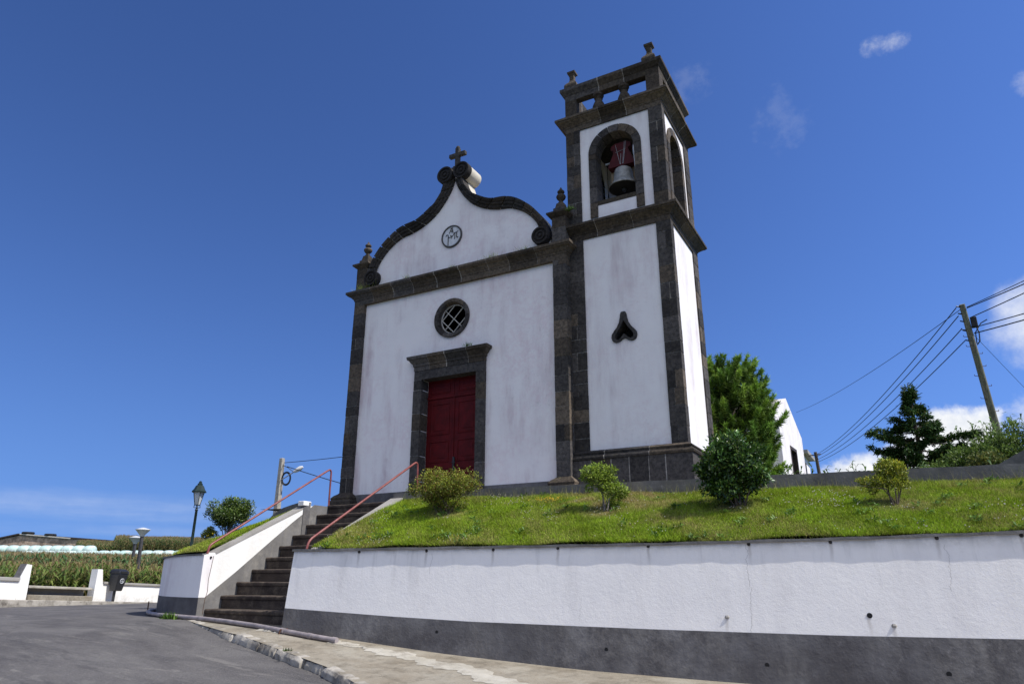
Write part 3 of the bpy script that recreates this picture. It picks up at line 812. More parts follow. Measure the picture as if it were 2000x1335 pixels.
for sg in (0, 1):
    x0, x1 = (-9.46, -8.725) if sg == 0 else (-8.715, -7.98)
    mb = MB(); mb.box(x0, x1, 13.0, 13.042, 1.62, 4.03)
    for (a, b) in ((1.74, 2.42), (2.56, 3.05), (3.19, 3.92)): panel(mb, x0 + .11, x1 - .11, a, b)
    mb.build('door_leaf', 'door_paint', door)
    mb = MB(); mb.box(x0, x1, 13.0, 13.042, 4.10, 4.5); panel(mb, x0 + .11, x1 - .11, 4.16, 4.44); mb.build('transom_panel', 'door_paint', door)
mb = MB(); mb.box(-9.46, -7.98, 12.975, 13.04, 4.035, 4.095); mb.box(-8.745, -8.695, 12.98, 13.0, 1.62, 4.034); mb.build('transom_bar', 'door_paint', door, bevel=.01)
mb = MB(); mb.box(-8.70, -8.655, 12.965, 12.999, 2.36, 2.66); mb.tube([(-8.68, 12.97, 2.53), (-8.68, 12.92, 2.53), (-8.60, 12.92, 2.52)], .013, 8); mb.build('door_handle', 'dark_metal', door)
mb = MB(); mb.box(-9.6, -7.85, 12.45, 13.05, 1.55, 1.665, (.05, .045, .04)); mb.build('door_step', 'basalt', ch)

# ---------------- bell tower
TX0, TX1, TY0, TY1 = -5.72, -3.40, 12.92, 15.06
mb = MB()
spade = [(0, .55), (-.045, .545), (-.065, .50), (-.075, .42), (-.10, .32), (-.15, .22), (-.215, .15), (-.265, .08), (-.275, .01), (-.25, -.07), (-.20, -.10), (-.14, -.105), (-.08, -.08), (-.035, -.045), (0, -.03)]
spade = spade + [(-x, z) for x, z in reversed(spade[1:-1])]
spin = [(0, .36), (-.045, .28), (-.09, .20), (-.15, .12), (-.195, .05), (-.20, 0), (-.175, -.04), (-.13, -.05), (-.08, -.02), (0, .07)]
spin = spin + [(-x, z) for x, z in reversed(spin[1:-1])]
SX, SZ = -4.54, 4.78
sp_o = [(SX + x * .97, SZ + z * .97) for x, z in spade]
def arch_loop(c, w, z0, zs, n=18):
    return [(c - w, z0)] + [(c - w * math.cos(math.pi * i / n), zs + w * math.sin(math.pi * i / n)) for i in range(n + 1)] + [(c + w, z0)]
AX, AW, AS = -4.55, .50, 9.29
AY, AWs = 13.86, .50
for (zz0, zz1) in ((1.5, 7.45),):
    mb.plate([[(TX0 + .03, zz0), (TX1 - .03, zz0), (TX1 - .03, zz1), (TX0 + .03, zz1)], sp_o], 12.955, 13.3, front)
    mb.box(TX0 + .03, TX1 - .03, 13.3, TY1 - .03, zz0, zz1)
def hole(loop): return loop
lp = arch_loop(AX, AW, 7.97, AS)
mb.plate([[(TX0 + .03, 7.6), (TX1 - .03, 7.6), (TX1 - .03, 10.3), (TX0 + .03, 10.3)], lp], 12.955, 13.25, front)
mb.plate([[(TX0 + .03, 7.6), (TX1 - .03, 7.6), (TX1 - .03, 10.3), (TX0 + .03, 10.3)], lp], TY1 - .32, TY1 - .03, front)
side = lambda u, v, w: (w, u, v)
lps = arch_loop(AY, AWs, 7.97, AS)
for (a, b) in ((TX1 - .33, TX1 - .03), (TX0 + .03, TX0 + .33)):
    mb.plate([[(13.25, 7.6), (TY1 - .32, 7.6), (TY1 - .32, 10.3), (13.25, 10.3)], lps], a, b, side)
tw = mb.build('bell_tower', 'tower_plaster', ch)
mb = MB(); mb.plate([spin_ for spin_ in ([(SX + x, SZ + z) for x, z in spin],)], 13.28, 13.298, front); mb.build('spade_opening', 'interior_dark', tw)
mb = MB(); mb.plate([[(SX + x, SZ + z) for x, z in spade], [(SX + x, SZ + z) for x, z in spin]], 12.915, 13.27, front, (.05, .047, .045)); mb.build('spade_window_frame', 'basalt', tw)
for (x0, x1, y0, y1) in ((TX0, -5.385, TY0, 13.12), (-3.71, TX1, TY0, 13.12), (-3.72, TX1, 14.69, TY1), (TX0, -5.39, 14.7, TY1)):
    mb = MB(); courses(mb, x0, x1, y0, y1, 2.49, 7.2); courses(mb, x0, x1, y0, y1, 7.55, 10.06); mb.build('tower_pilaster', 'basalt', tw)
mb = MB()
rect_mold(mb, TX0, TX1, TY0, TY1, [(.09, 1.5), (.09, 2.30)], .36, .1)
rect_mold(mb, TX0, TX1, TY0, TY1, [(.09, 2.301), (.12, 2.31), (.13, 2.345), (.12, 2.375), (.075, 2.39), (.07, 2.42), (.085, 2.43), (.09, 2.455), (.06, 2.475), (.01, 2.50)], .62, .6)
mb.build('plinth', 'basalt', tw)
for z in (7.19, 10.05):
    mb = MB(); rect_mold(mb, TX0, TX1, TY0, TY1, [(.004, z), (.006, z + .12), (.02, z + .125), (.03, z + .15), (.07, z + .18), (.13, z + .225), (.17, z + .24), (.17, z + .265), (.20, z + .27), (.20, z + .325), (.03, z + .365)], .62, .7)
    mb.build('tower_cornice', 'basalt_mossy', tw)
# arch frames
def arch_frame(mp, c, w):
    mb = MB(); th = .115
    for sg in (-1, 1):
        z = 7.66
        while z < AS - .01:
            h = min(random.uniform(.3, .42), AS - z)
            if AS - z - h < .12: h = AS - z
            a, b = sorted((c + sg * (w - .09), c + sg * (w + th - .03)))
            P = [mp(u, v, d) for d in (-.03, .30) for (u, v) in ((a, z + .005), (b, z + .005), (b, z + h - .005), (a, z + h - .005))]
            mb.hexa(P, stone(.4)); z += h
    n = 7
    for k in range(n):
        a0 = math.pi * k / n + .012; a1 = math.pi * (k + 1) / n - .012; cc = stone(.4); rings = []
        for j in range(5):
            t = a0 + (a1 - a0) * j / 4
            rings.append([mp(c + r * math.cos(t), AS + r * math.sin(t), d) for r, d in ((w - .09, -.03), (w + th - .03, -.03), (w + th - .03, .30), (w - .09, .30))])
        mb.loft(rings, cc)
    P = [mp(u, v, d) for d in (-.012, .30) for (u, v) in ((c - w + .09, 7.955), (c + w - .09, 7.955), (c + w - .09, 8.06), (c - w + .09, 8.06))]
    mb.hexa(P, (.055, .045, .032))
    return mb.build('arch_frame', 'basalt', tw)
arch_frame(lambda u, v, d: (u, 12.955 + d, v), AX, .54)
arch_frame(lambda u, v, d: (u, TY1 - .03 - d, v), AX, .54)
arch_frame(lambda u, v, d: (TX1 - .03 - d, u, v), AY, .54)
arch_frame(lambda u, v, d: (TX0 + .03 + d, u, v), AY, .54)
mb = MB(); mb.box(TX0 + .34, TX1 - .34, 13.26, TY1 - .33, 7.46, 7.5); mb.build('belfry_floor', 'interior_tan', tw)
mb = MB(); mb.box(TX0 + .1, TX1 - .1, 13.0, TY1 - .1, 10.302, 10.40); mb.build('tower_roof', 'terrace_stone', tw)
# balustrade
zb, zr = 10.40, 10.95
for (x0, x1) in ((TX0, TX0 + .29), (TX1 - .31, TX1)):
    for (y0, y1) in ((TY0, TY0 + .29), (TY1 - .29, TY1)):
        mb = MB(); courses(mb, x0, x1, y0, y1, zb, zr, .5, .6, 0, .5); po = mb.build('corner_post', 'basalt_mossy', tw)
mb = MB()
def rail_ring(z0, prof):
    rect_mold(mb, TX0, TX1, TY0, TY1, [(a, z0 + b) for a, b in prof], .7, .7, False)
outerp = [(0, zr), (.004, zr + .15), (.02, zr + .16), (.05, zr + .20), (.085, zr + .24), (.095, zr + .25), (.095, zr + .33), (.0, zr + .37)]
rings_in = [(-.18, zr + .37), (-.18, zr)]
rect_mold(mb, TX0, TX1, TY0, TY1, outerp + rings_in + [(0, zr)], .7, .7, False)
mb.build('balustrade_rail', 'basalt_mossy', tw)
bprof = [(.14, 0), (.14, .06), (.13, .08), (.15, .15), (.145, .21), (.11, .30), (.075, .37), (.08, .41), (.10, .42), (.08, .44), (.09, .47), (.125, .49), (.125, .56)]
for (bx, by) in ((-4.90, 13.02), (-4.27, 13.02), (-4.90, 14.96), (-4.27, 14.96), (-3.50, 13.63), (-3.50, 14.33), (-5.62, 13.63), (-5.62, 14.33)):
    mb = MB(); mb.lathe([(r * 1.02, z) for r, z in bprof], bx, by, 16, stone(.6), cz=10.395); mb.build('baluster', 'basalt_mossy', tw, True)
for fx, fy in ((-5.56, 13.04), (-3.61, 13.04), (-5.56, 14.90), (-3.60, 14.90)):
    mb = MB(); rect_mold(mb, fx - .1, fx + .1, fy - .1, fy + .1, [(.06, 11.26), (.06, 11.40), (.05, 11.44), (.01, 11.50), (-.025, 11.54), (-.045, 11.60), (-.045, 11.73), (-.025, 11.77), (.0, 11.79), (.0, 11.835), (-.02, 11.85)], 2, .9)
    mb.build('finial', 'basalt_mossy', tw)

# ---------------- bell hanging in the front arch
bell = thing('church_bell', (-4.47, 13.15, 8.3), 'grey bronze bell under a red wooden yoke in the front arch of the tower', 'bell')
BX, BY = -4.46, 13.22
mb = MB(); mb.lathe([(.0, .50), (.14, .49), (.19, .45), (.205, .38), (.215, .25), (.245, .14), (.30, .06), (.355, .0), (.362, -.015), (.345, -.022), (.335, -.012), (.30, .03), (.25, .12), (.2, .3), (.0, .43)], BX, BY, 36, None, cz=8.40)
mb.build('bell_body', 'bronze', bell, True)
mb = MB(); mb.lathe([(.338, -.012), (.30, .03), (.25, .12), (.19, .3), (.01, .42)], BX, BY, 30, None, cz=8.388); mb.build('bell_shade_lining', 'interior_dark', bell, True)  # black lining added inside the bell, painting the shade of its underside
mb = MB(); mb.tube([(BX, BY, 8.75), (BX, BY, 8.40)], .018, 8); mb.lathe([(.02, .07), (.05, .03), (.055, 0), (.03, -.05), (.01, -.06)], BX, BY, 12, None, cz=8.36); mb.build('clapper', 'dark_metal', bell, True)
YK = [(-.32, 0), (-.31, .06), (-.19, .34), (-.17, .42), (-.24, .46), (-.23, .55), (-.13, .60), (.13, .60), (.23, .55), (.24, .46), (.17, .42), (.19, .34), (.31, .06), (.32, 0)]
mb = MB(); mb.plate([[(BX + a, 8.93 + b) for a, b in YK]], 13.12, 13.32, front); mb.build('yoke', 'yoke_paint', bell, bevel=.01)
mb = MB()
for a, b in (((-.03, .03), (-.12, .56)), ((.03, .03), (.10, .60)), ((-.02, .02), (.0, .3)), ((.045, .03), (.13, .60)), ((-.12, .36), (.12, .40))):
    mb.tube([(BX + a[0], 13.112, 8.93 + a[1]), (BX + b[0], 13.112, 8.93 + b[1])], .005, 6)
mb.build('iron_strap', 'galvanised', bell)
mb = MB()
mb.tube([(BX + .36, BY + .30 * math.cos(t), 9.12 + .30 * math.sin(t)) for t in np.linspace(0, 2 * math.pi, 28)], .018, 6)
for t in (0, 1.57, .785, 2.356): mb.tube([(BX + .36, BY + .3 * math.cos(t), 9.12 + .3 * math.sin(t)), (BX + .36, BY - .3 * math.cos(t), 9.12 - .3 * math.sin(t))], .010, 6)
mb.tube([(BX - .42, BY, 9.12), (BX + .42, BY, 9.12)], .025, 8)
mb.tube([(BX + .36, BY - .30, 9.12), (BX + .38, BY - .28, 8.3), (BX + .37, BY - .1, 7.5)], .008, 5)
mb.build('bell_wheel', 'galvanised', bell)
for a, b in ((.12, .30), (-.33, -.15)):
    mb = MB(); mb.box(BX + a, BX + b, 13.34, 13.42, 8.48, 8.95); mb.build('sunlit_wall_standin', 'interior_tan', bell)  # tan boards added behind the bell, standing in for the sunlit inner wall

# weeds growing on the cornices
def tuft(name, p, n, h, colors, label, group=None, spread=.1, w=.008):
    P = np.array(p) + rng.normal(size=(n, 3)) * np.array([spread, .03, .0])
    D = rng.normal(size=(n, 3)) * .5 + np.array([0, -.15, 1.])
    V, F = tris(P, D, rng.uniform(.4, 1, n) * h, w)
    C = np.repeat(pick(colors, n), 3, 0)
    o = np_mesh(name, V, F, C, 'grass_blade'); tag(o, label, 'weed', group); return o
YG = [(.20, .24, .05), (.28, .26, .09), (.12, .2, .04)]
for (x, l, k) in ((-11.35, 'dry tuft of grass at the left end of the facade cornice', 1.3), (-9.95, 'small grass tuft on the cornice below the gable, left of the medallion', .6), (-8.62, 'thin stalk growing on the cornice under the medallion', .4), (-7.6, 'yellow-green grass tuft on the cornice right of the medallion', .9), (-6.75, 'sparse grass tuft on the cornice near the right gable volute', .8)):
    tuft('cornice_weed', (x, 12.60, 7.11), int(70 * k), .17 * (.6 + k * .5), YG, l, None, .13 * k)
tuft('lintel_weed', (-8.12, 12.58, 5.06), 60, .12, [(.08, .15, .02), (.13, .2, .03)], 'green weed rooted on the door lintel cornice', None, .05, .014)
tuft('tower_weed', (-5.53, 12.64, 7.84), 90, .13, [(.05, .10, .02), (.08, .14, .03)], 'green weed hanging on the right pinnacle pedestal beside the tower', None, .06, .014)

# ------------------------------------------------------------------ lawn
def keep_lawn(x, y): return (y > yw(x) + .17) & (y < yk(x) + .02) & (x > -8.75)
X = np.linspace(-8.77, 13, 150); T = np.linspace(0, 1, 40)
V = []
for x in X:
    for t in T:
        y = yw(x) + .2 + (yk(x) + .03 - yw(x) - .2) * t; V.append((x, y, float(lawn_z(x, y))))
V = np.array(V); a = (np.arange(len(X) - 1)[:, None] * 40 + np.arange(39)[None]).ravel()
F = np.stack([a, a + 40, a + 41, a + 1], 1)
V2 = []
us = np.linspace(-14.7, -11.72, 45); vs = np.linspace(8.9, 20, 120)
o = np_mesh('lawn', V, F, np.full((len(V), 3), .1), 'lawn_soil', None, True); tag(o, kind='structure')
def in_mound(x, y):
    r = np.hypot(np.minimum(0, x - MC[0]), np.minimum(0, y - MC[1]))
    px = np.interp(-x, [11.5, 12.1, 12.61, 13.12, 13.4, 13.8], [11.5, 11.68, 11.83, 12.06, 12.4, 14])
    return (r < MR - .16) & (x < -11.72) & ((y < px + .05) | (x < -13.75)) & (y < 19)
# mound as polar sheet from wall edge inwards
V = []; F = []; na, nr = 60, 24
for i in range(na + 1):
    ang = R(180 + 90 * i / na)
    for j in range(nr + 1):
        r = (MR - .15) * (j / nr)
        x = MC[0] + r * math.cos(ang); y = MC[1] + r * math.sin(ang); V.append((x, y, float(mound_z(x, y)) - .0))
for i in range(na):
    for j in range(nr):
        k = i * (nr + 1) + j; F.append((k, k + 1, k + nr + 2, k + nr + 1))
o = np_mesh('lawn_mound', np.array(V), np.array(F), np.full((len(V), 3), .1), 'lawn_soil', None, True); tag(o, kind='structure')
# grass blades
def pnoise(x, y, s, ph=0):
    return (np.sin(x * s + ph + 1.7 * np.sin(y * s * .7 + ph)) + np.sin(y * s * 1.3 - ph * 2 + 1.3 * np.sin(x * s * .9)) + np.sin((x + y) * s * .61 + 2 * ph)) / 3
def grass_for(N, sampler, zf, name, label, hmul=1.):
    x, y = sampler(N); z = zf(x, y); n = len(x)
    d1 = pnoise(x, y, 1.7) ; d2 = pnoise(x, y, 5.1, 2.); d3 = pnoise(x, y, 13, .7)
    dry = np.clip(.38 * d1 + .35 * d2 + .25 * d3 + rng.normal(size=n) * .26 + .03, 0, 1)[:, None]
    long_ = np.clip(pnoise(x, y, 3.3, 4.) * .6 + pnoise(x, y, 9, 1.) * .5, -.5, 1)
    near = np.zeros(n)
    for bx, by in ((-7.08, 10.52), (-4.27, 10.76), (-2.19, 11.03), (-.16, 11.21), (-12.62, 10.45)):
        near = np.maximum(near, np.clip(1.25 - np.hypot((x - bx) / .42, (y - by + .05) / .30), 0, 1))
    worn = np.clip((pnoise(x, y, 1.1, 8.) - .45) * 2.5, 0, 1) * np.clip(.5 + pnoise(x, y, 9, 2.), 0, 1)
    dry = np.clip(dry + (near * .55 + worn * .7)[:, None], 0, 1)
    g = np.array([.255, .405, .026]) * (1 + rng.uniform(-.45, .35, (n, 1))) * (1 + .28 * np.clip(pnoise(x, y, 7.5, 5.), -1, 1))[:, None] + np.array([.08, .03, .0]) * rng.uniform(0, 1, (n, 1))
    dc = np.array([.46, .36, .16]) * (1 + rng.uniform(-.3, .3, (n, 1)))
    C = g * (1 - dry) + dc * dry
    h = (.030 + .035 * rng.random(n) + .11 * np.maximum(0, long_) ** 1.3 * rng.random(n)) * hmul
    h = h * (1 - .6 * near)
    D = rng.normal(size=(n, 3)) * .7; D[:, 2] = 1; D[:, 1] -= .25
    P = np.stack([x, y, z - .008], 1)
    V, F = tris(P, D, h, rng.uniform(.006, .013, n))
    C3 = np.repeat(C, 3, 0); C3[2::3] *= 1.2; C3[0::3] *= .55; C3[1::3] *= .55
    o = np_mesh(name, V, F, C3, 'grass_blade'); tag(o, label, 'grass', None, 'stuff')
def samp_lawn(N):
    x = rng.uniform(-8.76, 6, N); w = rng.random(N) < np.where(x < 2.8, 1, .5); x = x[w]
    t = rng.random(len(x)) ** 1.1; y = yw(x) + .10 + (yk(x) + .0 - yw(x) - .10) * t
    return x, y
def samp_mound(N):
    x = rng.uniform(-14.6, -11.72, N); y = rng.uniform(9., 14, N); k = in_mound(x, y); return x[k], y[k]
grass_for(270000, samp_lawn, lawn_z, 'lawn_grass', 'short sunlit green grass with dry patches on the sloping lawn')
grass_for(60000, samp_mound, mound_z, 'mound_grass', 'short green grass on the small mound left of the stairs')
# long seed stalks along the kerb, overhanging blades at the coping
n = 900; x = rng.uniform(-8.7, 4, n); y = yk(x) - rng.uniform(.01, .25, n); P = np.stack([x, y, lawn_z(x, y)], 1)
D = rng.normal(size=(n, 3)) * .3; D[:, 2] = 1; D[:, 0] -= .1
V, F = tris(P, D, rng.uniform(.08, .26, n), .006); C = np.repeat(pick([(.30, .27, .12), (.2, .22, .06)], n), 3, 0)
o = np_mesh('seed_stalks', V, F, C, 'grass_blade'); tag(o, 'thin dry seed stalks standing along the kerb wall above the lawn', 'grass', None, 'stuff')
n = 1100; s = rng.uniform(.25, 14, n); P = np.stack([-9 + s * CA - .16 * SA, 8.82 + s * SA + .14, np.interp(s, S_T, Z_T) - .0], 1)
D = np.stack([rng.normal(size=n) * .5, -rng.uniform(.0, .7, n), rng.uniform(.5, 1., n)], 1)
V, F = tris(P, D, rng.uniform(.04, .10, n), .009); C = np.repeat(pick([(.13, .21, .03), (.2, .22, .05), (.28, .24, .1)], n), 3, 0)
o = np_mesh('edge_grass', V, F, C, 'grass_blade'); tag(o, 'grass blades leaning over the top edge of the retaining wall', 'grass', None, 'stuff')
# flat broad-leaved weeds in the turf
wx, wy = samp_lawn(270); k = pnoise(wx, wy, 1.9, 6.) + rng.normal(size=len(wx)) * .3 > -.1; wx, wy = wx[k], wy[k]
m = 14; cx_ = np.repeat(wx, m) + rng.normal(size=len(wx) * m) * .035; cy_ = np.repeat(wy, m) + rng.normal(size=len(wx) * m) * .035
P = np.stack([cx_, cy_, lawn_z(cx_, cy_) + .025 + .03 * rng.random(len(cx_))], 1); D = rng.normal(size=(len(P), 3)); D[:, 2] = np.abs(D[:, 2]) * .45 + .2
V, F = rhombs(P, D, np.tile([0, -.3, 1.], (len(P), 1)), rng.uniform(.04, .09, len(P)), rng.uniform(.02, .035, len(P)))
o = np_mesh('lawn_weeds', V, F, np.repeat(pick([(.10, .20, .025), (.14, .24, .03), (.07, .14, .02)], len(P), .25), 4, 0), 'leaf'); tag(o, 'broad-leaved weeds growing low in the lawn turf', 'weeds', None, 'stuff')
# clover heads
def dots(name, x, y, z, r, colors, label):
    n = len(x); V = []; P = np.stack([x, y, z], 1)
    off = np.array([(1, 0, 0), (0, 1, 0), (-1, 0, 0), (0, -1, 0), (0, 0, 1.), (0, 0, -1)]) * r
    V = (P[:, None, :] + off[None]).reshape(-1, 3)
    f = np.array([(0, 1, 4), (1, 2, 4), (2, 3, 4), (3, 0, 4), (1, 0, 5), (2, 1, 5), (3, 2, 5), (0, 3, 5)])
    F = (np.arange(n)[:, None, None] * 6 + f[None]).reshape(-1, 3)
    o = np_mesh(name, V, F, np.repeat(pick(colors, n, .1), 6, 0), 'leaf'); tag(o, label, 'flowers', None, 'stuff')
x, y = samp_lawn(5200); k = (pnoise(x, y, 2.3, 3.) + pnoise(x, y, 6, 1)) * .5 + rng.normal(size=len(x)) * .25 > .42; x, y = x[k], y[k]
dots('clover_flowers', x, y, lawn_z(x, y) + .06, .0085, [(.62, .60, .52), (.55, .5, .42)], 'tiny white clover flowers scattered over the lawn')
x = np.concatenate([rng.normal(-5.5, .16, 60), rng.normal(-7.95, .1, 9), rng.normal(-6.6, .5, 6)]); y = np.concatenate([rng.normal(11.2, .07, 60), rng.normal(9.35, .06, 9), rng.uniform(9.3, 10, 6)])
dots('yellow_flowers', x, y, lawn_z(x, y) + .07, .012, [(.62, .42, .02), (.55, .4, .03)], 'patch of small yellow flowers on the lawn below the kerb')

# ------------------------------------------------------------------ shrubs
RT = np.array([.875, .484, 0]); FW = np.array([-.484, .875, 0])
def shrub(name, base, clumps, nleaf, size, colors, label, cat='shrub', group=None, mat='leaf', stems=7, stemr=.014, bark='bark', aspect=.5, wt=None, upb=.35, density=.55, spread=.08):
    """clumps: (right, depth, up, radius) metres from the base"""
    t = thing(name, base, label, cat, group); B = np.array(base)
    cl = [(B + RT * a + FW * b + np.array([0, 0, c]), r) for a, b, c, r in clumps]
    vol = np.array([r ** 2 for _, r in cl]); cnt = (nleaf * vol / vol.sum()).astype(int)
    PV = []; DV = []; CV = []; NV = []
    for (c, r), k in zip(cl, cnt):
        d = sph(k); rad = r * (density + (1 - density) * rng.random((k, 1)) ** .6) * (1 + .16 * rng.normal(size=(k, 1)))
        p = c + d * rad * np.array([1, 1, .85])
        PV.append(p); DV.append(unit(d * .8 + rng.normal(size=(k, 3)) * .6 + np.array([0, 0, upb]))); NV.append(unit(d + rng.normal(size=(k, 3)) * .5 + np.array([0, 0, .6])))
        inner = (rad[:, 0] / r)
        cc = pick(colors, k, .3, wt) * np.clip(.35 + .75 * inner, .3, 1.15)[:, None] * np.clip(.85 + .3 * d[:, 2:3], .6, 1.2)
        CV.append(cc)
    P = np.concatenate(PV); D = np.concatenate(DV); N = np.concatenate(NV); C = np.concatenate(CV)
    V, F = rhombs(P, D, N, size * rng.uniform(.7, 1.3, len(P)), size * aspect * rng.uniform(.8, 1.2, len(P)))
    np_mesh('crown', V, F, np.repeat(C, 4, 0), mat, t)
    mb = MB()
    order = np.random.default_rng(len(cl)).permutation(len(cl))
    for i in range(stems):
        c = cl[order[i % len(cl)]][0]
        b = B + rng.normal(size=3) * np.array([spread, spread, 0]) * .3; b[2] = B[2] - .06
        mid = b * .5 + c * .5 + rng.normal(size=3) * .06; mid[:2] = mid[:2] * .6 + b[:2] * .4
        tip = c + rng.normal(size=3) * .04
        mb.tube([b, b * .6 + mid * .4 + rng.normal(size=3) * .01, mid, tip], [stemr * 1.25, stemr, stemr * .7, stemr * .35], 6)
    mb.build('stems', bark, t, True)
    return t
def blob(n, w, h, cz, r0, r1, vase=True, seed=0, flat=.6):
    rs = np.random.default_rng(seed); out = []
    for _ in range(n):
        while True:
            a, b, c = rs.uniform(-1, 1, 3)
            if a * a + b * b + c * c < 1: break
        k = (.6 + .4 * (c + 1) / 2) if vase else 1.
        out.append((a * w * k, b * w * k * .9, cz + c * h, rs.uniform(r0, r1)))
    return out
AZ = [(.24, .31, .03), (.34, .37, .04), (.13, .19, .02), (.40, .36, .06), (.20, .11, .03)]
cl = [(a - .13, b, c, r) for a, b, c, r in blob(40, .60, .25, .53, .10, .18, seed=3)] + [(-.66, 0, .50, .11), (-.58, 0, .42, .1), (-.1, 0, .22, .12), (.08, 0, .20, .11), (-.25, .05, .28, .12), (.2, 0, .28, .12), (-.72, 0, .46, .07), (.42, 0, .70, .12), (.46, 0, .56, .1), (-.2, -.1, .80, .07), (.32, 0, .85, .05), (-.26, 0, .86, .05)]
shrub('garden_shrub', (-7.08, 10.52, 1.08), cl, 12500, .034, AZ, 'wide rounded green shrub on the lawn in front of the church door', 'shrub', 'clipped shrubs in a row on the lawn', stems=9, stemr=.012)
cl = [(-.20, 0, .67, .15), (-.05, .05, .72, .15), (-.1, -.05, .57, .13), (.05, 0, .62, .12), (.12, 0, .54, .11), (.24, .0, .40, .14), (.10, -.05, .40, .13), (.0, 0, .47, .10), (.30, .05, .36, .10), (.18, 0, .22, .09), (-.28, 0, .60, .08), (.14, 0, .72, .09), (-.22, 0, .45, .06)]
shrub('garden_shrub', (-4.27, 10.76, 1.02), cl, 5200, .036, [(.26, .36, .03), (.32, .40, .05), (.14, .22, .025)], 'small open bright green shrub on two thin stems before the tower plinth', 'shrub', 'clipped shrubs in a row on the lawn', stems=6, stemr=.012, bark='pale_bark')
cl = [(a - .06, b, c, r) for a, b, c, r in blob(60, .42, .45, .65, .09, .19, False, seed=5)] + [(-.5, 0, .35, .09), (.36, 0, .95, .09), (-.3, 0, 1.08, .08), (.05, 0, 1.14, .08), (.42, 0, .5, .08)]
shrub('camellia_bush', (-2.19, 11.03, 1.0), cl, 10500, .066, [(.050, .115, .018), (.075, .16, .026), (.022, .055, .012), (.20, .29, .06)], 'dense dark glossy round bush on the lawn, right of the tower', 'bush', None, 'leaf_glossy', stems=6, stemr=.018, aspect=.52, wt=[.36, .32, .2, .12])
cl = [(.02, 0, .60, .12), (-.08, 0, .54, .11), (.12, 0, .54, .12), (.0, .05, .46, .11), (.14, 0, .44, .10), (-.20, 0, .38, .10), (-.32, 0, .37, .08), (-.42, 0, .39, .055), (-.10, 0, .38, .09), (.03, -.05, .34, .09), (-.05, 0, .64, .07), (.16, 0, .60, .07), (.19, 0, .36, .07), (-.26, 0, .27, .07)]
shrub('garden_shrub', (-.16, 11.21, .97), cl, 4200, .034, [(.34, .40, .03), (.46, .42, .04), (.22, .28, .025), (.15, .19, .02)], 'yellow-green shrub with a lopsided crown on the lawn right of the dark bush', 'shrub', 'clipped shrubs in a row on the lawn', stems=6, stemr=.014)
cl = [(a, b, c, r) for a, b, c, r in blob(16, .28, .22, .36, .09, .15, seed=9)]
shrub('garden_shrub', (1.80, 11.66, .95), cl, 3600, .034, [(.06, .10, .018), (.09, .13, .02)], 'dark green shrub at the far right end of the lawn', 'shrub', 'clipped shrubs in a row on the lawn', stems=6)
cl = [(a - .02, b, c, r) for a, b, c, r in blob(46, .44, .24, .46, .10, .17, seed=12)] + [(.36, 0, .64, .11), (-.46, 0, .42, .1), (.1, 0, .70, .07), (-.1, 0, .68, .07)]
shrub('mound_shrub', (-12.62, 10.45, .93), cl, 9500, .046, [(.06, .11, .018), (.10, .16, .025), (.035, .07, .014), (.16, .22, .04)], 'dark green spreading shrub with many stems on the mound left of the stairs', 'shrub', None, 'leaf_glossy', stems=14, stemr=.013, bark='pale_bark')
cl = [(-.02, 0, .15, .10), (.07, 0, .12, .08), (-.1, 0, .10, .07), (.0, 0, .22, .06)]
shrub('low_shrub', (-12.98, 10.28, .84), cl, 900, .04, [(.22, .27, .03), (.3, .3, .04)], 'small yellow-green shrub at the foot of the dark shrub on the mound', 'shrub', None, 'leaf', stems=3, stemr=.008)
x = np.array([-12.9, -12.95, -12.8, -12.7, -12.75]); y = np.array([10.15, 10.2, 10.1, 10.12, 10.2])
dots('mound_flowers', x, y, mound_z(x, y) + .12, .02, [(.6, .45, .02)], 'few yellow flowers in the grass beside the low shrub')
# weed by the pipe
tuft('road_weed', (-11.95, 8.85, -.63), 160, .16, [(.06, .12, .02), (.10, .17, .03)], 'green weed growing beside the pipe at the foot of the curved wall', None, .10, .026)
tuft('road_weed', (-7.55, 7.44, -.86), 40, .06, [(.08, .12, .03)], 'tiny weed in a joint of the broken kerb', None, .025, .014)

# ------------------------------------------------------------------ drain pipe lying along the walls
pipe = thing('drain_pipe', (-9, 8.45, -.7), 'long grey plastic pipe lying on the ground past the foot of the stairs', 'pipe')
pts = [(MC[0] + (MR + .14) * math.cos(R(a)), MC[1] + (MR + .14) * math.sin(R(a))) for a in range(196, 262, 5)] + [(-11.9, 8.93), (-11.2, 8.88), (-10.3, 8.75), (-9.5, 8.60), (-8.69, 8.45), (-8.1, 8.43), (-7.62, 8.44)]
P3 = [(x, y, float(gz(x, y)) + .045) for x, y in pts]
mb = MB(); mb.tube(P3, .037, 12); mb.build('pipe_run', 'pipe_plastic', pipe, True)
for k in (-2, -3, -1, 9, 4):
    p = Vector(P3[k]); d = (Vector(P3[k]) - Vector(P3[k - 1])).normalized()
    mb = MB(); mb.tube([p - d * .05, p + d * .03], .043, 12); mb.build('pipe_collar', 'pipe_plastic', pipe, True)
for q in ([(-8.72, 8.38, -.78), (-8.70, 8.40, -.68), (-8.66, 8.50, -.675), (-8.68, 8.54, -.76)], [(-13.6, 9.55, -.6), (-13.6, 9.55, -.36)], [(-14.35, 10.55, -.6), (-14.4, 10.5, -.4)]):
    mb = MB(); mb.tube(q, .012, 6); mb.build('pipe_hook', 'rust', pipe)

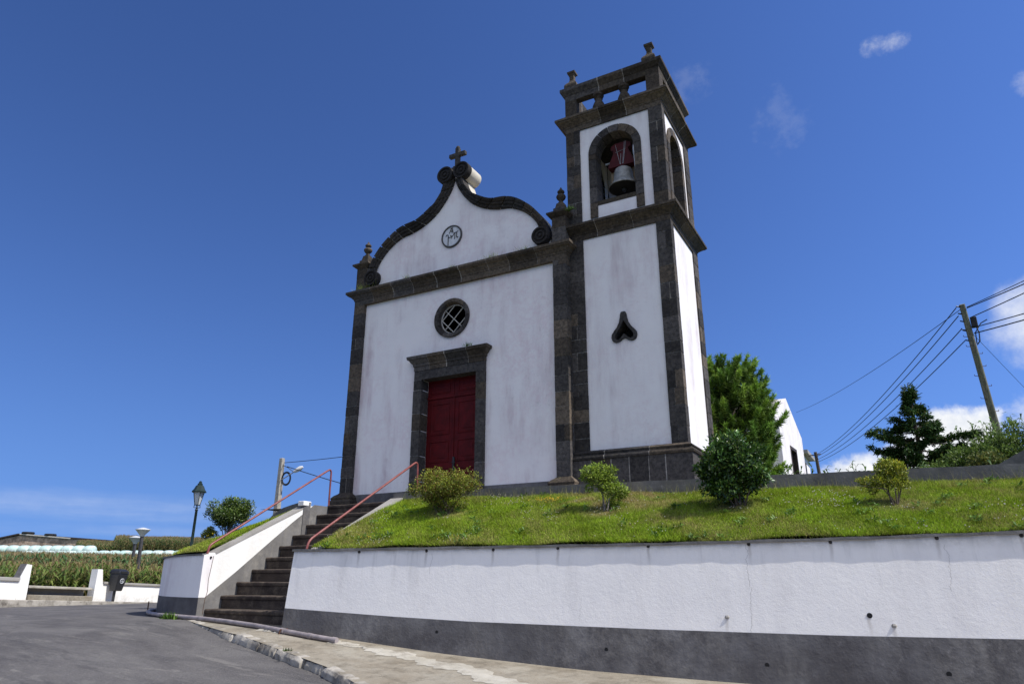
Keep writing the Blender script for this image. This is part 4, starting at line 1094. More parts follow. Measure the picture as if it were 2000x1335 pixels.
# ------------------------------------------------------------------ far side of the road: low walls, piers, bin, lamps
PA = np.array([-27.002, 14.284]); PD = np.array([-.1723, .98505]); PN = np.array([.98505, .1723])
def Q(s, n, z): p = PA + PD * s + PN * n; return (p[0], p[1], z - .035 * s)
def qbox(mb, s0, s1, n0, n1, z0, z1, c=None):
    mb.hexa([Q(s0, n1, z0), Q(s1, n1, z0), Q(s1, n0, z0), Q(s0, n0, z0), Q(s0, n1, z1), Q(s1, n1, z1), Q(s1, n0, z1), Q(s0, n0, z1)], c)
G0 = -.585
w1 = thing('roadside_wall', Q(-3, 0, G0), 'low white roadside wall with flat cap, at the left edge of the picture', 'wall', 'low white walls beyond the road')
mb = MB(); qbox(mb, -9, -.36, -.30, 0, G0 - .3, .0); mb.build('wall_body', 'bright_plaster', w1)
mb = MB(); qbox(mb, -9, -.37, -.36, .06, .002, .125); mb.build('wall_cap', 'pale_cement', w1, bevel=.02)
mb = MB(); mb.plate([[(-.36, G0 - .3), (.01, G0 - .3), (-.03, .56), (-.21, .575), (-.36, .15)]], -.30, .02, lambda u, v, w: Q(u, w, v)); mb.build('end_pier', 'bright_plaster', w1, bevel=.015)
mb = MB(); mb.plate([[(-.372, .127), (-.365, .15), (-.215, .585), (-.205, .578), (-.36, .13)]], -.305, -.005, lambda u, v, w: Q(u, w, v)); mb.build('slanted_side_shade', 'grey_paint', w1)  # grey sheet over the white pier's slant, its shade put in as colour
w2 = thing('bench_wall', Q(1.2, -.3, G0), 'low recessed grey bench wall with pale cap between the two white piers', 'bench')
mb = MB(); qbox(mb, .015, 2.60, -.7, -.40, G0 - .3, -.20); mb.build('bench_back', 'pale_cement', w2)
mb = MB(); qbox(mb, .015, 2.58, -.75, .03, -.198, -.11); mb.build('bench_seat', 'mortar', w2, bevel=.02)
mb = MB(); qbox(mb, .015, 2.60, -.39, .10, G0 - .3, -.41); mb.build('bench_step', 'sidewalk_concrete', w2, bevel=.02)
w3 = thing('roadside_wall', Q(6, 0, G0), 'low white roadside wall with flat cap and tapered pier, behind the litter bin', 'wall', 'low white walls beyond the road')
mb = MB(); qbox(mb, 3.0, 18, -.30, 0, G0 - .3, .03); mb.build('wall_body', 'bright_plaster', w3)
mb = MB(); qbox(mb, 3.04, 18, -.36, .06, .032, .125); mb.build('wall_cap', 'pale_cement', w3, bevel=.02)
mb = MB(); mb.plate([[(2.66, G0 - .3), (3.19, G0 - .3), (2.87, .565), (2.66, .565)]], -.28, .04, lambda u, v, w: Q(u, w, v)); mb.build('tapered_pier', 'bright_plaster', w3, bevel=.02)
# pavement and kerb on the far side
mb = MB(); qbox(mb, -12, 14, -.6, 1.15, G0 - .3, G0 - .012); o = mb.build('far_sidewalk', 'sidewalk_concrete'); tag(o, kind='structure')
mb = MB(); qbox(mb, -12, 14, 1.152, 1.36, G0 - .3, G0 + .0); o = mb.build('far_kerb', 'kerb_stone', bevel=.02); tag(o, kind='structure')
# litter bin
lb = thing('litter_bin', Q(3.35, .25, G0), 'dark grey litter bin on a post with a round white emblem', 'bin')
c = 3.40; nn = .32
def brect(s0, s1, n0, n1, z): return [Q(s0, n1, z), Q(s1, n1, z), Q(s1, n0, z), Q(s0, n0, z)]
mb = MB(); mb.loft([brect(c - .16, c + .16, nn - .20, nn + .12, -.20), brect(c - .21, c + .21, nn - .22, nn + .22, .24), brect(c - .22, c + .22, nn - .23, nn + .26, .42)]); mb.build('bin_body', 'bin_plastic', lb, bevel=.03)
mb = MB(); mb.loft([brect(c - .23, c + .23, nn - .24, nn + .27, .422), brect(c - .23, c + .23, nn - .24, nn + .25, .52), brect(c - .17, c + .17, nn - .18, nn + .12, .60)]); mb.build('bin_lid', 'bin_plastic', lb, bevel=.02)
mb = MB(); mb.plate([[(c - .15, .435), (c + .15, .435), (c + .15, .51), (c - .15, .51)]], nn + .255, nn + .275, lambda u, v, w: Q(u, w, v)); mb.build('bin_mouth', 'interior_dark', lb)
mb = MB(); mb.tube([Q(c - .02, nn - .06, G0), Q(c - .02, nn - .06, -.15)], .05, 10); mb.build('bin_post', 'dark_metal', lb)
mb = MB(); ez = .16
def ep(ds, z): t = (z + .20) / .44; return Q(c + .0 + ds, nn + .12 + .10 * t + .008, z)
mb.tube([ep(.085 * math.cos(t), ez + .085 * math.sin(t)) for t in np.linspace(0, 6.283, 25)], .012, 6)
for k in range(3):
    a = 1.57 + k * 2.094; mb.tube([ep(.05 * math.cos(a - .5), ez + .05 * math.sin(a - .5)), ep(.05 * math.cos(a + .5), ez + .05 * math.sin(a + .5))], .011, 6)
mb.tube([ep(0, ez - .02), ep(0, ez + .02)], .012, 6)
mb.build('bin_emblem', 'white_mark', lb)
# two lamps with dish shaped heads
def disc_lamp(base, top, label):
    t = thing('post_lamp', base, label, 'lamp post', 'grey post lamps with white dish heads')
    b = Vector(base); p = Vector(top); k = .96
    mb = MB(); mb.tube([b - Vector((0, 0, 1.2)), Vector((p.x, p.y, p.z - .28))], .075, 12); mb.build('lamp_post', 'grey_pole', t, True)
    mb = MB(); mb.lathe([(.08, -.33), (.10, -.28), (.28, -.07), (.30, -.05)], p.x, p.y, 28, None, cz=p.z); mb.build('lamp_bowl', 'white_enamel', t, True)
    mb = MB(); mb.lathe([(.31, -.05), (.31, -.03), (.12, .03), (.02, .05)], p.x, p.y, 28, None, cz=p.z); mb.build('lamp_lid', 'white_enamel', t, True)
disc_lamp((-30.43, 20.61, .03), (-29.80, 20.08, 2.24), 'taller nearer dish lamp on grey post behind the litter bin')
disc_lamp((-34.12, 22.78, .05), (-33.53, 22.29, 2.11), 'shorter farther dish lamp on grey post behind the litter bin')
# lantern on a post
la = thing('lantern_post', (-21.5, 16.4, -.7), 'green metal lantern with four glass sides on a slim dark post', 'street lamp')
lx, ly = -21.1, 16.04
mb = MB(); mb.lathe([(.09, -.7), (.09, -.2), (.065, -.15), (.05, .6), (.075, .62), (.05, .66), (.042, 2.30), (.06, 2.32), (.03, 2.36), (.03, 2.40)], lx - .0, ly, 14); mb.build('lamp_post', 'dark_green_metal', la, True)
mb = MB()
hw0, hw1 = .06, .125
for a in range(4):
    t = R(45 + 90 * a + 20); mb.tube([(lx + hw0 * 1.41 * math.cos(t), ly + hw0 * 1.41 * math.sin(t), 2.48), (lx + hw1 * 1.41 * math.cos(t), ly + hw1 * 1.41 * math.sin(t), 2.92)], .011, 6)
    mb.tube([(lx, ly, 2.38), (lx + .1 * math.cos(t), ly + .1 * math.sin(t), 2.40), (lx + hw0 * 1.41 * math.cos(t), ly + hw0 * 1.41 * math.sin(t), 2.49)], .014, 6)
mb.lathe([(.082, 2.47), (.085, 2.49), (.07, 2.50)], lx, ly, 4, None, rot=R(65))
lf = mb.build('lantern_frame', 'dark_green_metal', la)
mb = MB(); mb.lathe([(.078, 2.495), (.170, 2.915)], lx, ly, 4, None, rot=R(65)); mb.build('lantern_glass', 'glass_lamp', lf)
mb = MB(); mb.lathe([(.235, 2.90), (.24, 2.93), (.18, 3.01), (.13, 3.12), (.085, 3.15), (.085, 3.19), (.05, 3.22), (.05, 3.26), (.015, 3.29)], lx, ly, 8, None, rot=R(20)); mb.build('lantern_roof', 'dark_green_metal', la)
# concrete pole with street light
cp = thing('street_light_pole', (-23.4, 21.8, -.6), 'pale concrete pole with a street light arm and coiled cable, left of the church', 'utility pole')
mb = MB(); mb.loft([[(x + a * w, y + b * w, z) for a, b in ((-1, -1), (1, -1), (1, 1), (-1, 1))] for x, y, z, w in ((-23.9, 22.2, -.8, .15), (-23.2, 21.5, 5.05, .085))]); mb.build('pole_shaft', 'concrete_pole', cp, bevel=.02)
mb = MB(); mb.tube([(-23.2, 21.6, 4.15), (-23.0, 21.7, 4.30), (-22.75, 21.85, 4.50)], .022, 6); mb.build('lamp_arm', 'galvanised', cp)
mb = MB(); e = Vector((-22.45, 22.0, 4.70)); s0 = Vector((-22.78, 21.83, 4.48)); dd = (e - s0)
mb.tube([s0, s0 + dd * .3, s0 + dd * .7, e], [.05, .085, .10, .05], 10); mb.build('lamp_head', 'white_enamel', cp, True)
mb = MB()
for rr in (.16, .19): mb.tube([(-23.05 + rr * math.cos(t) * .87, 21.7 + rr * math.cos(t) * .48, 4.20 + 1.5 * rr * math.sin(t)) for t in np.linspace(0, 6.28, 20)], .022, 6)
mb.tube([(-23.15, 21.55, 4.75), (-22.95, 21.65, 4.65), (-22.8, 21.8, 4.5)], .015, 5); mb.build('cable_coil', 'cable', cp)

def cable(a, b, sag, r, label, grp='overhead cables', extra=None):
    a, b = Vector(a), Vector(b); P = []
    for k in range(25):
        t = k / 24; p = a.lerp(b, t); p.z -= sag * 4 * t * (1 - t); P.append(p)
    mb = MB(); mb.tube(P, r, 5); o = mb.build('overhead_cable', 'cable'); tag(o, label, 'cable', grp)
cable((-23.12, 21.56, 4.86), (-10.5, 17.0, 4.0), .08, .013, 'upper cable running from the concrete pole to the church corner')
cable((-23.0, 21.65, 4.70), (-10.8, 17.4, 1.8), .10, .016, 'lower slanting cable from the concrete pole down behind the church corner')

# ------------------------------------------------------------------ shed, poles and houses to the right
sd = thing('white_shed', (-6.4, 28, 2.6), 'white gabled outbuilding with a dark narrow door behind the church tower', 'outbuilding')
ux = np.array([.059, .998]); uy = np.array([-.998, .059]); S0 = np.array([-3.56, 26.05])
def sq(s, n, z): p = S0 + ux * s + uy * n; return (p[0], p[1], z)
mb = MB(); mb.plate([[(0, 1.8), (1.46, 1.8), (1.46, 4.86), (2.62, 4.86), (2.62, 1.8), (4.06, 1.8), (4.06, 5.55), (1.80, 6.72), (0, 5.55)]], 0, .3, lambda u, v, w: sq(u, w, v))
mb.plate([[(0, 1.8), (4.06, 1.8), (4.06, 5.55), (1.80, 6.72), (0, 5.55)]], 6.7, 7, lambda u, v, w: sq(u, w, v))
mb.loft([[sq(0, .3, 1.8), sq(0, .3, 5.5), sq(.25, .3, 5.5), sq(.25, .3, 1.8)], [sq(0, 6.7, 1.8), sq(0, 6.7, 5.5), sq(.25, 6.7, 5.5), sq(.25, 6.7, 1.8)]])
mb.loft([[sq(3.81, .3, 1.8), sq(3.81, .3, 5.5), sq(4.06, .3, 5.5), sq(4.06, .3, 1.8)], [sq(3.81, 6.7, 1.8), sq(3.81, 6.7, 5.5), sq(4.06, 6.7, 5.5), sq(4.06, 6.7, 1.8)]])
mb.build('shed_wall', 'tower_plaster', sd)
mb = MB()
for (a, b) in (((-.03, 5.50), (1.80, 6.69)), ((1.80, 6.69), (4.09, 5.50))):
    mb.hexa([sq(a[0], .31, a[1]), sq(b[0], .31, b[1]), sq(b[0], 6.7, b[1]), sq(a[0], 6.7, a[1]), sq(a[0], .31, a[1] + .05), sq(b[0], .31, b[1] + .05), sq(b[0], 6.7, b[1] + .05), sq(a[0], 6.7, a[1] + .05)])
mb.build('shed_roof', 'pale_cement', sd)
mb = MB(); mb.plate([[(1.46, 1.8), (2.62, 1.8), (2.62, 4.86), (1.46, 4.86)], [(1.56, 1.82), (2.52, 1.82), (2.52, 4.74), (1.56, 4.74)]], -.015, .25, lambda u, v, w: sq(u, w, v)); fd = mb.build('door_frame', 'dark_wood', sd)
mb = MB(); mb.plate([[(1.56, 1.8), (2.52, 1.8), (2.52, 4.74), (1.56, 4.74)]], .16, .2, lambda u, v, w: sq(u, w, v)); mb.build('shed_door', 'dark_wood', sd)
hs = thing('small_house', (-8.2, 68, 8), 'distant small house corner with flat grey roof edge beside the outbuilding', 'house')
mb = MB(); mb.box(-13.5, -7.45, 66.6, 71, 5, 10.9); mb.build('house_wall', 'tower_plaster', hs)
mb = MB(); mb.box(-13.8, -6.95, 66.2, 71.3, 10.9, 11.2); mb.build('house_roof', 'pale_cement', hs)
mb = MB(); mb.box(-7.447, -7.43, 67.4, 68.4, 8.3, 10.3); mb.build('house_window', 'interior_dark', hs)
# timber pole
tp = thing('timber_pole', (3.2, 29.3, 3.), 'leaning weathered timber utility pole green with moss, at the right', 'utility pole')
b0 = Vector((3.30, 29.6, 2.6)); t0 = Vector((2.70, 26.95, 9.08)); b0 = t0 + (Vector((3.13, 28.97, 4.57)) - t0) * 1.45
mb = MB(); mb.tube([b0, b0.lerp(t0, .5), t0], [.135, .112, .09], 16); mb.build('pole_shaft', 'timber_pole', tp, True)
ax_ = (t0 - b0).normalized()
def onp(d): return t0 - ax_ * d
mb = MB(); q = onp(.62) + Vector((.20, .05, 0)); mb.box(q.x - .08, q.x + .10, q.y - .1, q.y + .1, q.z - .22, q.z + .14); mb.build('junction_box', 'black_rubber', tp, bevel=.02)
for d, sg in ((1.5, -1), (1.75, 1), (2.2, 1), (2.55, -1), (2.9, 1), (3.35, -1), (.9, -1), (1.15, -1), (3.8, 1)):
    p = onp(d); mb = MB(); mb.tube([p + Vector((.875, .484, 0)) * sg * .1, p + Vector((.875, .484, 0)) * sg * .24, p + Vector((.875, .484, 0)) * sg * .25 + Vector((0, 0, .05))], .011, 5); mb.build('step_iron', 'rust', tp)
for d in (.1, .35, .62, .95, 1.3):
    p = onp(d); mb = MB(); mb.tube([p + Vector((-.07, -.04, 0)), p + Vector((-.19, -.1, .03))], .022, 6); mb.build('insulator', 'dark_metal', tp)
mb = MB(); p = onp(1.45) + Vector((.12, .02, 0))
mb.tube([p, p + Vector((.10, 0, .12)), p + Vector((.13, 0, .42)), p + Vector((.06, 0, .8))], .022, 6); mb.tube([p + Vector((0, 0, .05)), p + Vector((.03, 0, .45)), p + Vector((.25, .1, .78)), p + Vector((.45, .1, .88))], .018, 6); mb.build('hanging_lead', 'cable', tp)
fp = thing('distant_pole', (-6.18, 65.6, 8.5), 'small distant timber pole beside the outbuilding', 'utility pole')
mb = MB(); mb.tube([(-6.1, 65.9, 6), (-6.22, 64.95, 10.72)], [.17, .13], 10); mb.tube([(-6.8, 65, 10.45), (-5.8, 65, 10.5)], .05, 6); mb.build('pole_shaft', 'bark', fp, True)
def pt(d): p = onp(d); return (p.x, p.y, p.z)
cable(pt(.12), (-7.12, 63.14, 13.91), .35, .012, 'thin upper cable from the mossy pole toward the outbuilding roof')
for d, e, l in ((.16, (-6.25, 65, 10.45), 'topmost of the cables strung down to the distant pole'), (.45, (-6.2, 65, 10.3), 'second cable strung down to the distant pole'), (.9, (-6.2, 65, 10.05), 'third cable strung down to the distant pole'), (1.32, (-6.2, 65, 9.85), 'lowest cable strung down to the distant pole')):
    p = onp(d); cable((p.x - .2, p.y - .1, p.z + .04), e, .55, .017, l)
for d, e, r, l in ((.12, (4.12, 24.25, 8.71), .013, 'thin cable leaving the pole top beyond the right edge'), (.15, (4.11, 24.28, 8.62), .018, 'thick topmost cable leaving the mossy pole to the right'), (.5, (4.06, 24.36, 8.36), .017, 'second cable leaving the mossy pole to the right'), (.85, (3.97, 24.54, 7.78), .017, 'third cable leaving the junction box to the right'), (1.05, (3.94, 24.59, 7.6), .02, 'lowest thick cable leaving the mossy pole to the right')):
    p = Vector(pt(d)) + Vector((.12, 0, 0)); e = p + (Vector(e) - p) * 5; cable(p, e, .15, r, l)
p = Vector(pt(.9)); cable(p, p + (Vector((4.64, 32.39, 7.22)) - p) * 2.2, .02, .007, 'thin stay wire slanting down from the mossy pole to the right')

# ------------------------------------------------------------------ trees on the right
def pine():
    t = thing('pine_tree', (-4.4, 20.6, 1.9), 'dense bushy green pine with long needles behind the tower', 'pine tree')
    rs = np.random.default_rng(4)
    mb = MB(); base = np.array([-4.5, 20.8, 1.5])
    mb.tube([base, base + [.05, 0, 2], base + [0, .1, 4.0]], [.16, .12, .04], 10)
    tips = []
    C0 = np.array([-4.32, 20.5, 4.08])
    for i in range(760):
        d = unit(rs.normal(size=3)); d[2] = d[2] * .9 + .12; d = unit(d)
        lay = .55 + .47 * rs.random() ** .7
        rad = np.array([1.46, 1.46, 2.30]) * lay * (1 + .05 * rs.normal()) / (np.abs(d) ** 2.6).sum() ** (1 / 2.6)
        tips.append(C0 + d * rad)
    for p in tips[::4]:
        z0 = max(1.9, p[2] - 1.1); b = base + np.array([.03, .03, z0 - 1.5]); mb.tube([b, b * .45 + p * .55 + [0, 0, -.15], p], [.035, .022, .008], 5)
    mb.build('trunk', 'bark', t, True)
    PV = []; DV = []; LV = []; CV = []
    for p in tips:
        out = unit((p - C0) * np.array([1, 1, .5])); ax = unit(out * .8 + np.array([0, 0, .75]) + rs.normal(size=3) * .25)
        k = 150; L = .34 + .16 * rs.random(); u = rs.random(k)
        P = p + ax * ((u - .6) * L)[:, None] + rs.normal(size=(k, 3)) * .02; D = unit(ax * (.25 + .75 * u)[:, None] + rs.normal(size=(k, 3)) * .75)
        PV.append(P); DV.append(D); LV.append(rs.uniform(.11, .19, k) * (1.1 - .25 * u))
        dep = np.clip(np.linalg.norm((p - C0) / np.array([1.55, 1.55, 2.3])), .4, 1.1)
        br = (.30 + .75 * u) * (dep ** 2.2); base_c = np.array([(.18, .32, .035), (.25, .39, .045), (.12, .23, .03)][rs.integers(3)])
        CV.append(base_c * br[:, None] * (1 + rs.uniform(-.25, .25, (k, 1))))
    P = np.concatenate(PV); V, F = tris(P, np.concatenate(DV), np.concatenate(LV), .026)
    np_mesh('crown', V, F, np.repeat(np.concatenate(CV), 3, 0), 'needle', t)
pine()
def cypress():
    t = thing('conifer_tree', (.53, 25.5, 2.7), 'sparse dark conifer with tiered drooping branches behind the kerb', 'conifer tree')
    rs = np.random.default_rng(8); b = np.array([.53, 25.4, 2.5]); top = np.array([.60, 24.9, 5.75])
    mb = MB(); mb.tube([b, b * .5 + top * .5 + [.04, 0, 0], top, top + [0, 0, .3]], [.10, .065, .02, .005], 8)
    P = []; D = []; L = []
    H_ = [.0, .28, .40, .52, .64, .76, .85, .92, 1.0]; RL = [.35, 1.1, 1.40, 1.2, .95, .70, .30, .16, .12]; RR = [.4, 1.3, 1.5, 1.42, 1.15, .55, .32, .16, .12]
    n = 58
    for i in range(n):
        h = .27 + .73 * (i / (n - 1)) ** 1.15 + rs.normal() * .012; h = min(h, 1.0); org = b + (top - b) * h
        a = i * 2.39996 + rs.uniform(-.5, .5)
        dirv = np.array([math.cos(a), math.sin(a), 0]); side = float(dirv @ RT)
        reach = np.interp(h, H_, RL if side < 0 else RR) * (.6 + .4 * abs(side)) * rs.uniform(.55, 1.2)
        if .68 < h < .84 and rs.random() < .4: continue
        tip = org + dirv * reach + np.array([0, 0, reach * rs.uniform(-.10, .30)])
        mid = org * .5 + tip * .5 + [0, 0, -.06 * reach]
        mb.tube([org, mid, tip], [.024, .014, .005], 5)
        ns = max(3, int(reach * 10.5))
        for q in range(ns):
            s0 = .30 + .72 * (q + rs.random()) / ns; c = org * (1 - s0) ** 2 + 2 * s0 * (1 - s0) * mid + tip * s0 ** 2 if False else org + (tip - org) * min(1, s0)
            sd = np.cross(dirv, [0, 0, 1.]); sg = rs.choice([-1, 1]); ln = rs.uniform(.12, .30) * (1.2 - .5 * s0) * (.5 + .5 * min(1, reach))
            ax = unit(dirv * .8 + sd * sg * rs.uniform(.2, 1.1) + np.array([0, 0, rs.uniform(-.45, .35)]))
            k = int(46 + 190 * ln); u = rs.random(k)
            P.append(c + ax * (u * ln)[:, None] + rs.normal(size=(k, 3)) * np.array([.04, .04, .045])); D.append(unit(ax + rs.normal(size=(k, 3)) * .55 + [0, 0, -.1])); L.append(rs.uniform(.07, .13, k))
    for (dx, dz) in ((0, 0), (-.12, .1), (.1, -.1), (.06, .18), (-.05, -.18)):
        k = 60; P.append(top + RT * dx + [0, 0, dz - .02] + rs.normal(size=(k, 3)) * [.04, .04, .06]); D.append(unit(rs.normal(size=(k, 3)) + RT * np.sign(dx) * .8 + [0, 0, .3])); L.append(rs.uniform(.06, .12, k))
    for sg in (-.2, .15, .32):
        mb.tube([top + [0, 0, -.1], top + RT * sg * .5 + [0, 0, .12], top + RT * sg + [0, 0, .26 + .1 * sg]], [.008, .006, .003], 4)
    mb.build('trunk', 'bark', t, True)
    P = np.concatenate(P); D = np.concatenate(D); L = np.concatenate(L)
    V, F = rhombs(P, D, np.tile([0, 0, 1.], (len(P), 1)) + rng.normal(size=(len(P), 3)) * .5, L, L * .40)
    C = np.repeat(pick([(.05, .105, .03), (.08, .15, .04), (.03, .065, .022), (.17, .19, .04), (.13, .08, .03)], len(P), .3, [.4, .32, .2, .05, .03]), 4, 0)
    np_mesh('crown', V, F, C, 'needle', t)
cypress()
# cane clumps and bushes of the hedge at the right
def cane_mesh(h, n, nm, parent, rs, colors, spread=.5):
    P = []; D = []; N = []; L = []; W_ = []; mb = MB(); B = np.array(parent.location)
    for i in range(n):
        b = B + np.array([rs.normal() * spread, rs.normal() * spread, -.1]); hh = h * rs.uniform(.7, 1.05); ln = rs.normal(size=2) * .12
        top = b + np.array([ln[0] * hh, ln[1] * hh, hh]); mb.tube([b, b * .5 + top * .5, top], [.014, .010, .004], 4)
        k = int(hh * 11)
        u = (np.arange(k) + 2) / (k + 1); az = np.arange(k) * 2.6 + rs.random() * 6
        p = b + (top - b) * u[:, None]; d = np.stack([np.cos(az), np.sin(az), .75 + .5 * rs.random(k)], 1)
        P.append(p); D.append(d); L.append(rs.uniform(.25, .42, k) * (1.1 - .45 * u)); N.append(np.tile([0, 0, 1.], (k, 1)) - d * .2)
    mb.build('stalks', 'leafstalk', parent, True)
    P = np.concatenate(P); D = unit(np.concatenate(D)); L = np.concatenate(L); N = np.concatenate(N)
    # two-part bent leaf: lower rising, upper drooping
    n_ = len(P); S = unit(np.cross(D, N)); mid = P + D * (L * .5)[:, None]; D2 = unit(D + np.array([0, 0, -.9])); tip = mid + D2 * (L * .55)[:, None]; w = (L * .10)[:, None]
    V = np.stack([P - S * w * .4, P + S * w * .4, mid + S * w, mid - S * w, tip], 1).reshape(-1, 3); k5 = np.arange(n_) * 5
    F = np.concatenate([np.stack([k5, k5 + 1, k5 + 2], 1), np.stack([k5, k5 + 2, k5 + 3], 1), np.stack([k5 + 3, k5 + 2, k5 + 4], 1)])
    np_mesh('leaves', V, F, np.repeat(pick(colors, n_, .25), 5, 0), 'leaf', parent)
MAT['leafstalk'] = MAT['grey_pole']; simple('leafstalk', (.16, .19, .06), .7, .2)
rs = np.random.default_rng(21)
CANE = [(.15, .24, .07), (.19, .27, .08), (.11, .18, .05)]
def at_px(x, y, d): pass
for (p, h, n_, l) in (((2.15, 25.5, 3.3), 1.35, 26, 'cane clump at the left foot of the mossy pole'), ((2.75, 25.2, 3.45), 1.30, 22, 'cane clump directly below the mossy pole'), ((3.45, 24.8, 3.55), 1.25, 22, 'cane clump just right of the mossy pole')):
    t = thing('cane_clump', p, l, 'cane', 'tall canes in the hedge by the mossy pole'); cane_mesh(h, n_, 'cane', t, rs, CANE, .32)
HB = [(.10, .17, .03), (.15, .23, .04), (.19, .27, .05), (.06, .11, .02)]
for (p, w, h, l, mt) in (((1.55, 23.0, 2.65), .75, .50, 'leafy hedge bush just right of the conifer', HB), ((2.25, 22.6, 2.75), .85, .55, 'broad leafy hedge bush in front of the mossy pole', HB), ((3.05, 22.8, 2.9), .85, .66, 'leafy hedge bush at the right edge behind the ramp', HB), ((3.9, 23.5, 3.1), .9, 1.0, 'tall dark hedge bush rising at the far right edge', HB), ((.95, 24.2, 2.75), .55, .32, 'low bush around the trunk foot of the conifer', HB), ((1.9, 21.0, 2.35), .55, .35, 'low scrubby bush right behind the kerb wall near the ramp', [(.13, .16, .03), (.09, .13, .03), (.2, .2, .05)])):
    cl = blob(26, w, h, h * .8, .16, .30, False, seed=int(p[0] * 100))
    shrub('hedge_bush', p, cl, 5200, .085, mt, l, 'bush', 'bushes of the hedge on the right', stems=4, stemr=.02, aspect=.45)
for (p, h, n_, l) in (((3.55, 23.2, 3.5), 1.1, 9, 'tall leafy stalks above the hedge at the right edge'),):
    t = thing('leafy_stalks', p, l, 'plant'); cane_mesh(h, n_, 'st', t, rs, [(.05, .10, .03), (.08, .13, .04)], .22)
# grey ramp wall at the right edge behind the kerb
rp = MB(); rp.plate([[(1.7, 1.5), (1.7, 2.30), (2.05, 2.50), (2.5, 2.72), (3.4, 2.85), (6, 2.9), (6, 1.5)]], 17.5, 17.8, front)
o = rp.build('ramp_wall', 'kerb_cement'); tag(o, 'grey sloping cement wall end behind the kerb at the right edge', 'wall')
# maize plants behind the kerb wall
protos = []
MZ_ = [(.09, .16, .04), (.12, .19, .05), (.06, .11, .03)]
t0_ = thing('maize_plant', (-2.2, 19.2, 1.9), 'broad-leaved maize plant standing behind the kerb wall beside the outbuilding', 'maize plant', 'maize plants behind the kerb wall')
cane_mesh(1.05, 4, 'maize', t0_, np.random.default_rng(2), MZ_, .10)
for i in range(30):
    u = i / 29
    x = -3.0 + 5.2 * u + rs.normal() * .12; y = 19.6 + rs.uniform(-.6, 1.2) + .8 * u
    hgt = .75 + .35 * rs.random()
    z = 2.55 - hgt * .95 + .30 * rs.random()
    copy_thing(t0_, (x, y, max(1.75, z)), rs.uniform(0, 6), hgt)

# ------------------------------------------------------------------ far field on the left
def corn(N, sampler, zf, hmin, hmax, name, label, green, dryness, nl=9, wid=.075):
    x, y = sampler(N); n = len(x); z = zf(x, y); H = rng.uniform(hmin, hmax, n) * (1 + .08 * pnoise(x, y, .6))
    B = np.stack([x, y, z], 1)
    PV = []; DV = []; LV = []; CV = []
    for k in range(nl):
        u = .12 + .80 * (k + .5) / nl
        az = rng.random(n) * 6.28 if k < 2 else az + 3.14 + rng.normal(size=n) * .5
        P = B + np.stack([np.zeros(n), np.zeros(n), H * u], 1); D = np.stack([np.cos(az), np.sin(az), .85 + .4 * rng.random(n)], 1)
        PV.append(P); DV.append(unit(D)); LV.append(rng.uniform(.5, .85, n) * (1.05 - .4 * abs(u - .5)))
        dry = (rng.random(n) < dryness * (1.5 - u))[:, None]
        CV.append(np.where(dry, pick([(.24, .19, .08), (.19, .16, .06)], n), pick(green, n, .3)) * (.55 + .5 * u))
    P = np.concatenate(PV); D = np.concatenate(DV); L = np.concatenate(LV); C = np.concatenate(CV); n_ = len(P)
    S = unit(np.cross(D, np.tile([0, 0, 1.], (n_, 1)))); mid = P + D * (L * .5)[:, None]; tip = mid + unit(D + np.array([0, 0, -1.25])) * (L * .55)[:, None]; w = wid * .5
    V = np.stack([P, mid + S * w, tip, mid - S * w], 1).reshape(-1, 3); b = np.arange(n_) * 4
    F = np.concatenate([np.stack([b, b + 1, b + 3], 1), np.stack([b + 1, b + 2, b + 3], 1)])
    C = np.repeat(C, 4, 0)
    # stalk and tassel
    V2, F2 = tris(B, np.tile([0, 0, 1.], (n, 1)) + rng.normal(size=(n, 3)) * .04, H * 1.03, .035)
    V3, F3 = tris(np.repeat(B + np.stack([0 * x, 0 * x, H * .95], 1), 4, 0), rng.normal(size=(n * 4, 3)) * .35 + [0, 0, 1.], rng.uniform(.2, .36, n * 4), .035)
    C2 = np.tile([.12, .15, .05], (n * 3, 1)); C3 = np.repeat(pick([(.30, .22, .10), (.24, .17, .08), (.34, .27, .13)], n * 4), 3, 0)
    Vt = np.concatenate([V, V2, V3]); Ft = np.concatenate([F, F2 + len(V), F3 + len(V) + len(V2)])
    o = np_mesh(name, Vt, Ft, np.concatenate([C, C2, C3]), 'leaf'); tag(o, label, 'maize field', None, 'stuff')
GA = lambda x, y: np.degrees(np.arctan2(y, x))
def polar(a0, a1, d0, d1, pw=1.):
    def f(N):
        a = np.radians(rng.uniform(a0, a1, N)); d = d0 + (d1 - d0) * rng.random(N) ** pw; return d * np.cos(a), d * np.sin(a)
    return f
tz = lambda x, y: farT(np.hypot(x, y)) - .05
corn(5200, polar(138, 158, 38.5, 88, 1.25), tz, 1.45, 1.85, 'maize_field', 'green maize field beyond the low roadside walls', [(.075, .145, .04), (.10, .18, .06), (.13, .21, .08), (.055, .11, .035)], .2, 10, .12)
corn(1700, polar(139, 157, 34.8, 39.5), tz, .6, 1.5, 'maize_edge', 'low yellow-green maize plants along the near edge of the field', [(.16, .22, .05), (.12, .19, .04), (.2, .24, .06)], .2, 7, .09)
corn(5200, polar(137, 147.6, 118, 168), tz, 1.9, 2.3, 'upper_maize_field', 'brown tasselled maize field on the rise behind the silage bales', [(.09, .13, .035), (.12, .15, .04), (.07, .10, .03)], .45, 8, .16)
corn(900, polar(147.5, 149.8, 118, 146), lambda x, y: tz(x, y) - .25, 1.1, 1.6, 'upper_maize_edge', 'low ragged edge of the brown maize field beside the stone barn', [(.09, .13, .035), (.12, .15, .04), (.07, .10, .03)], .4, 8, .16)
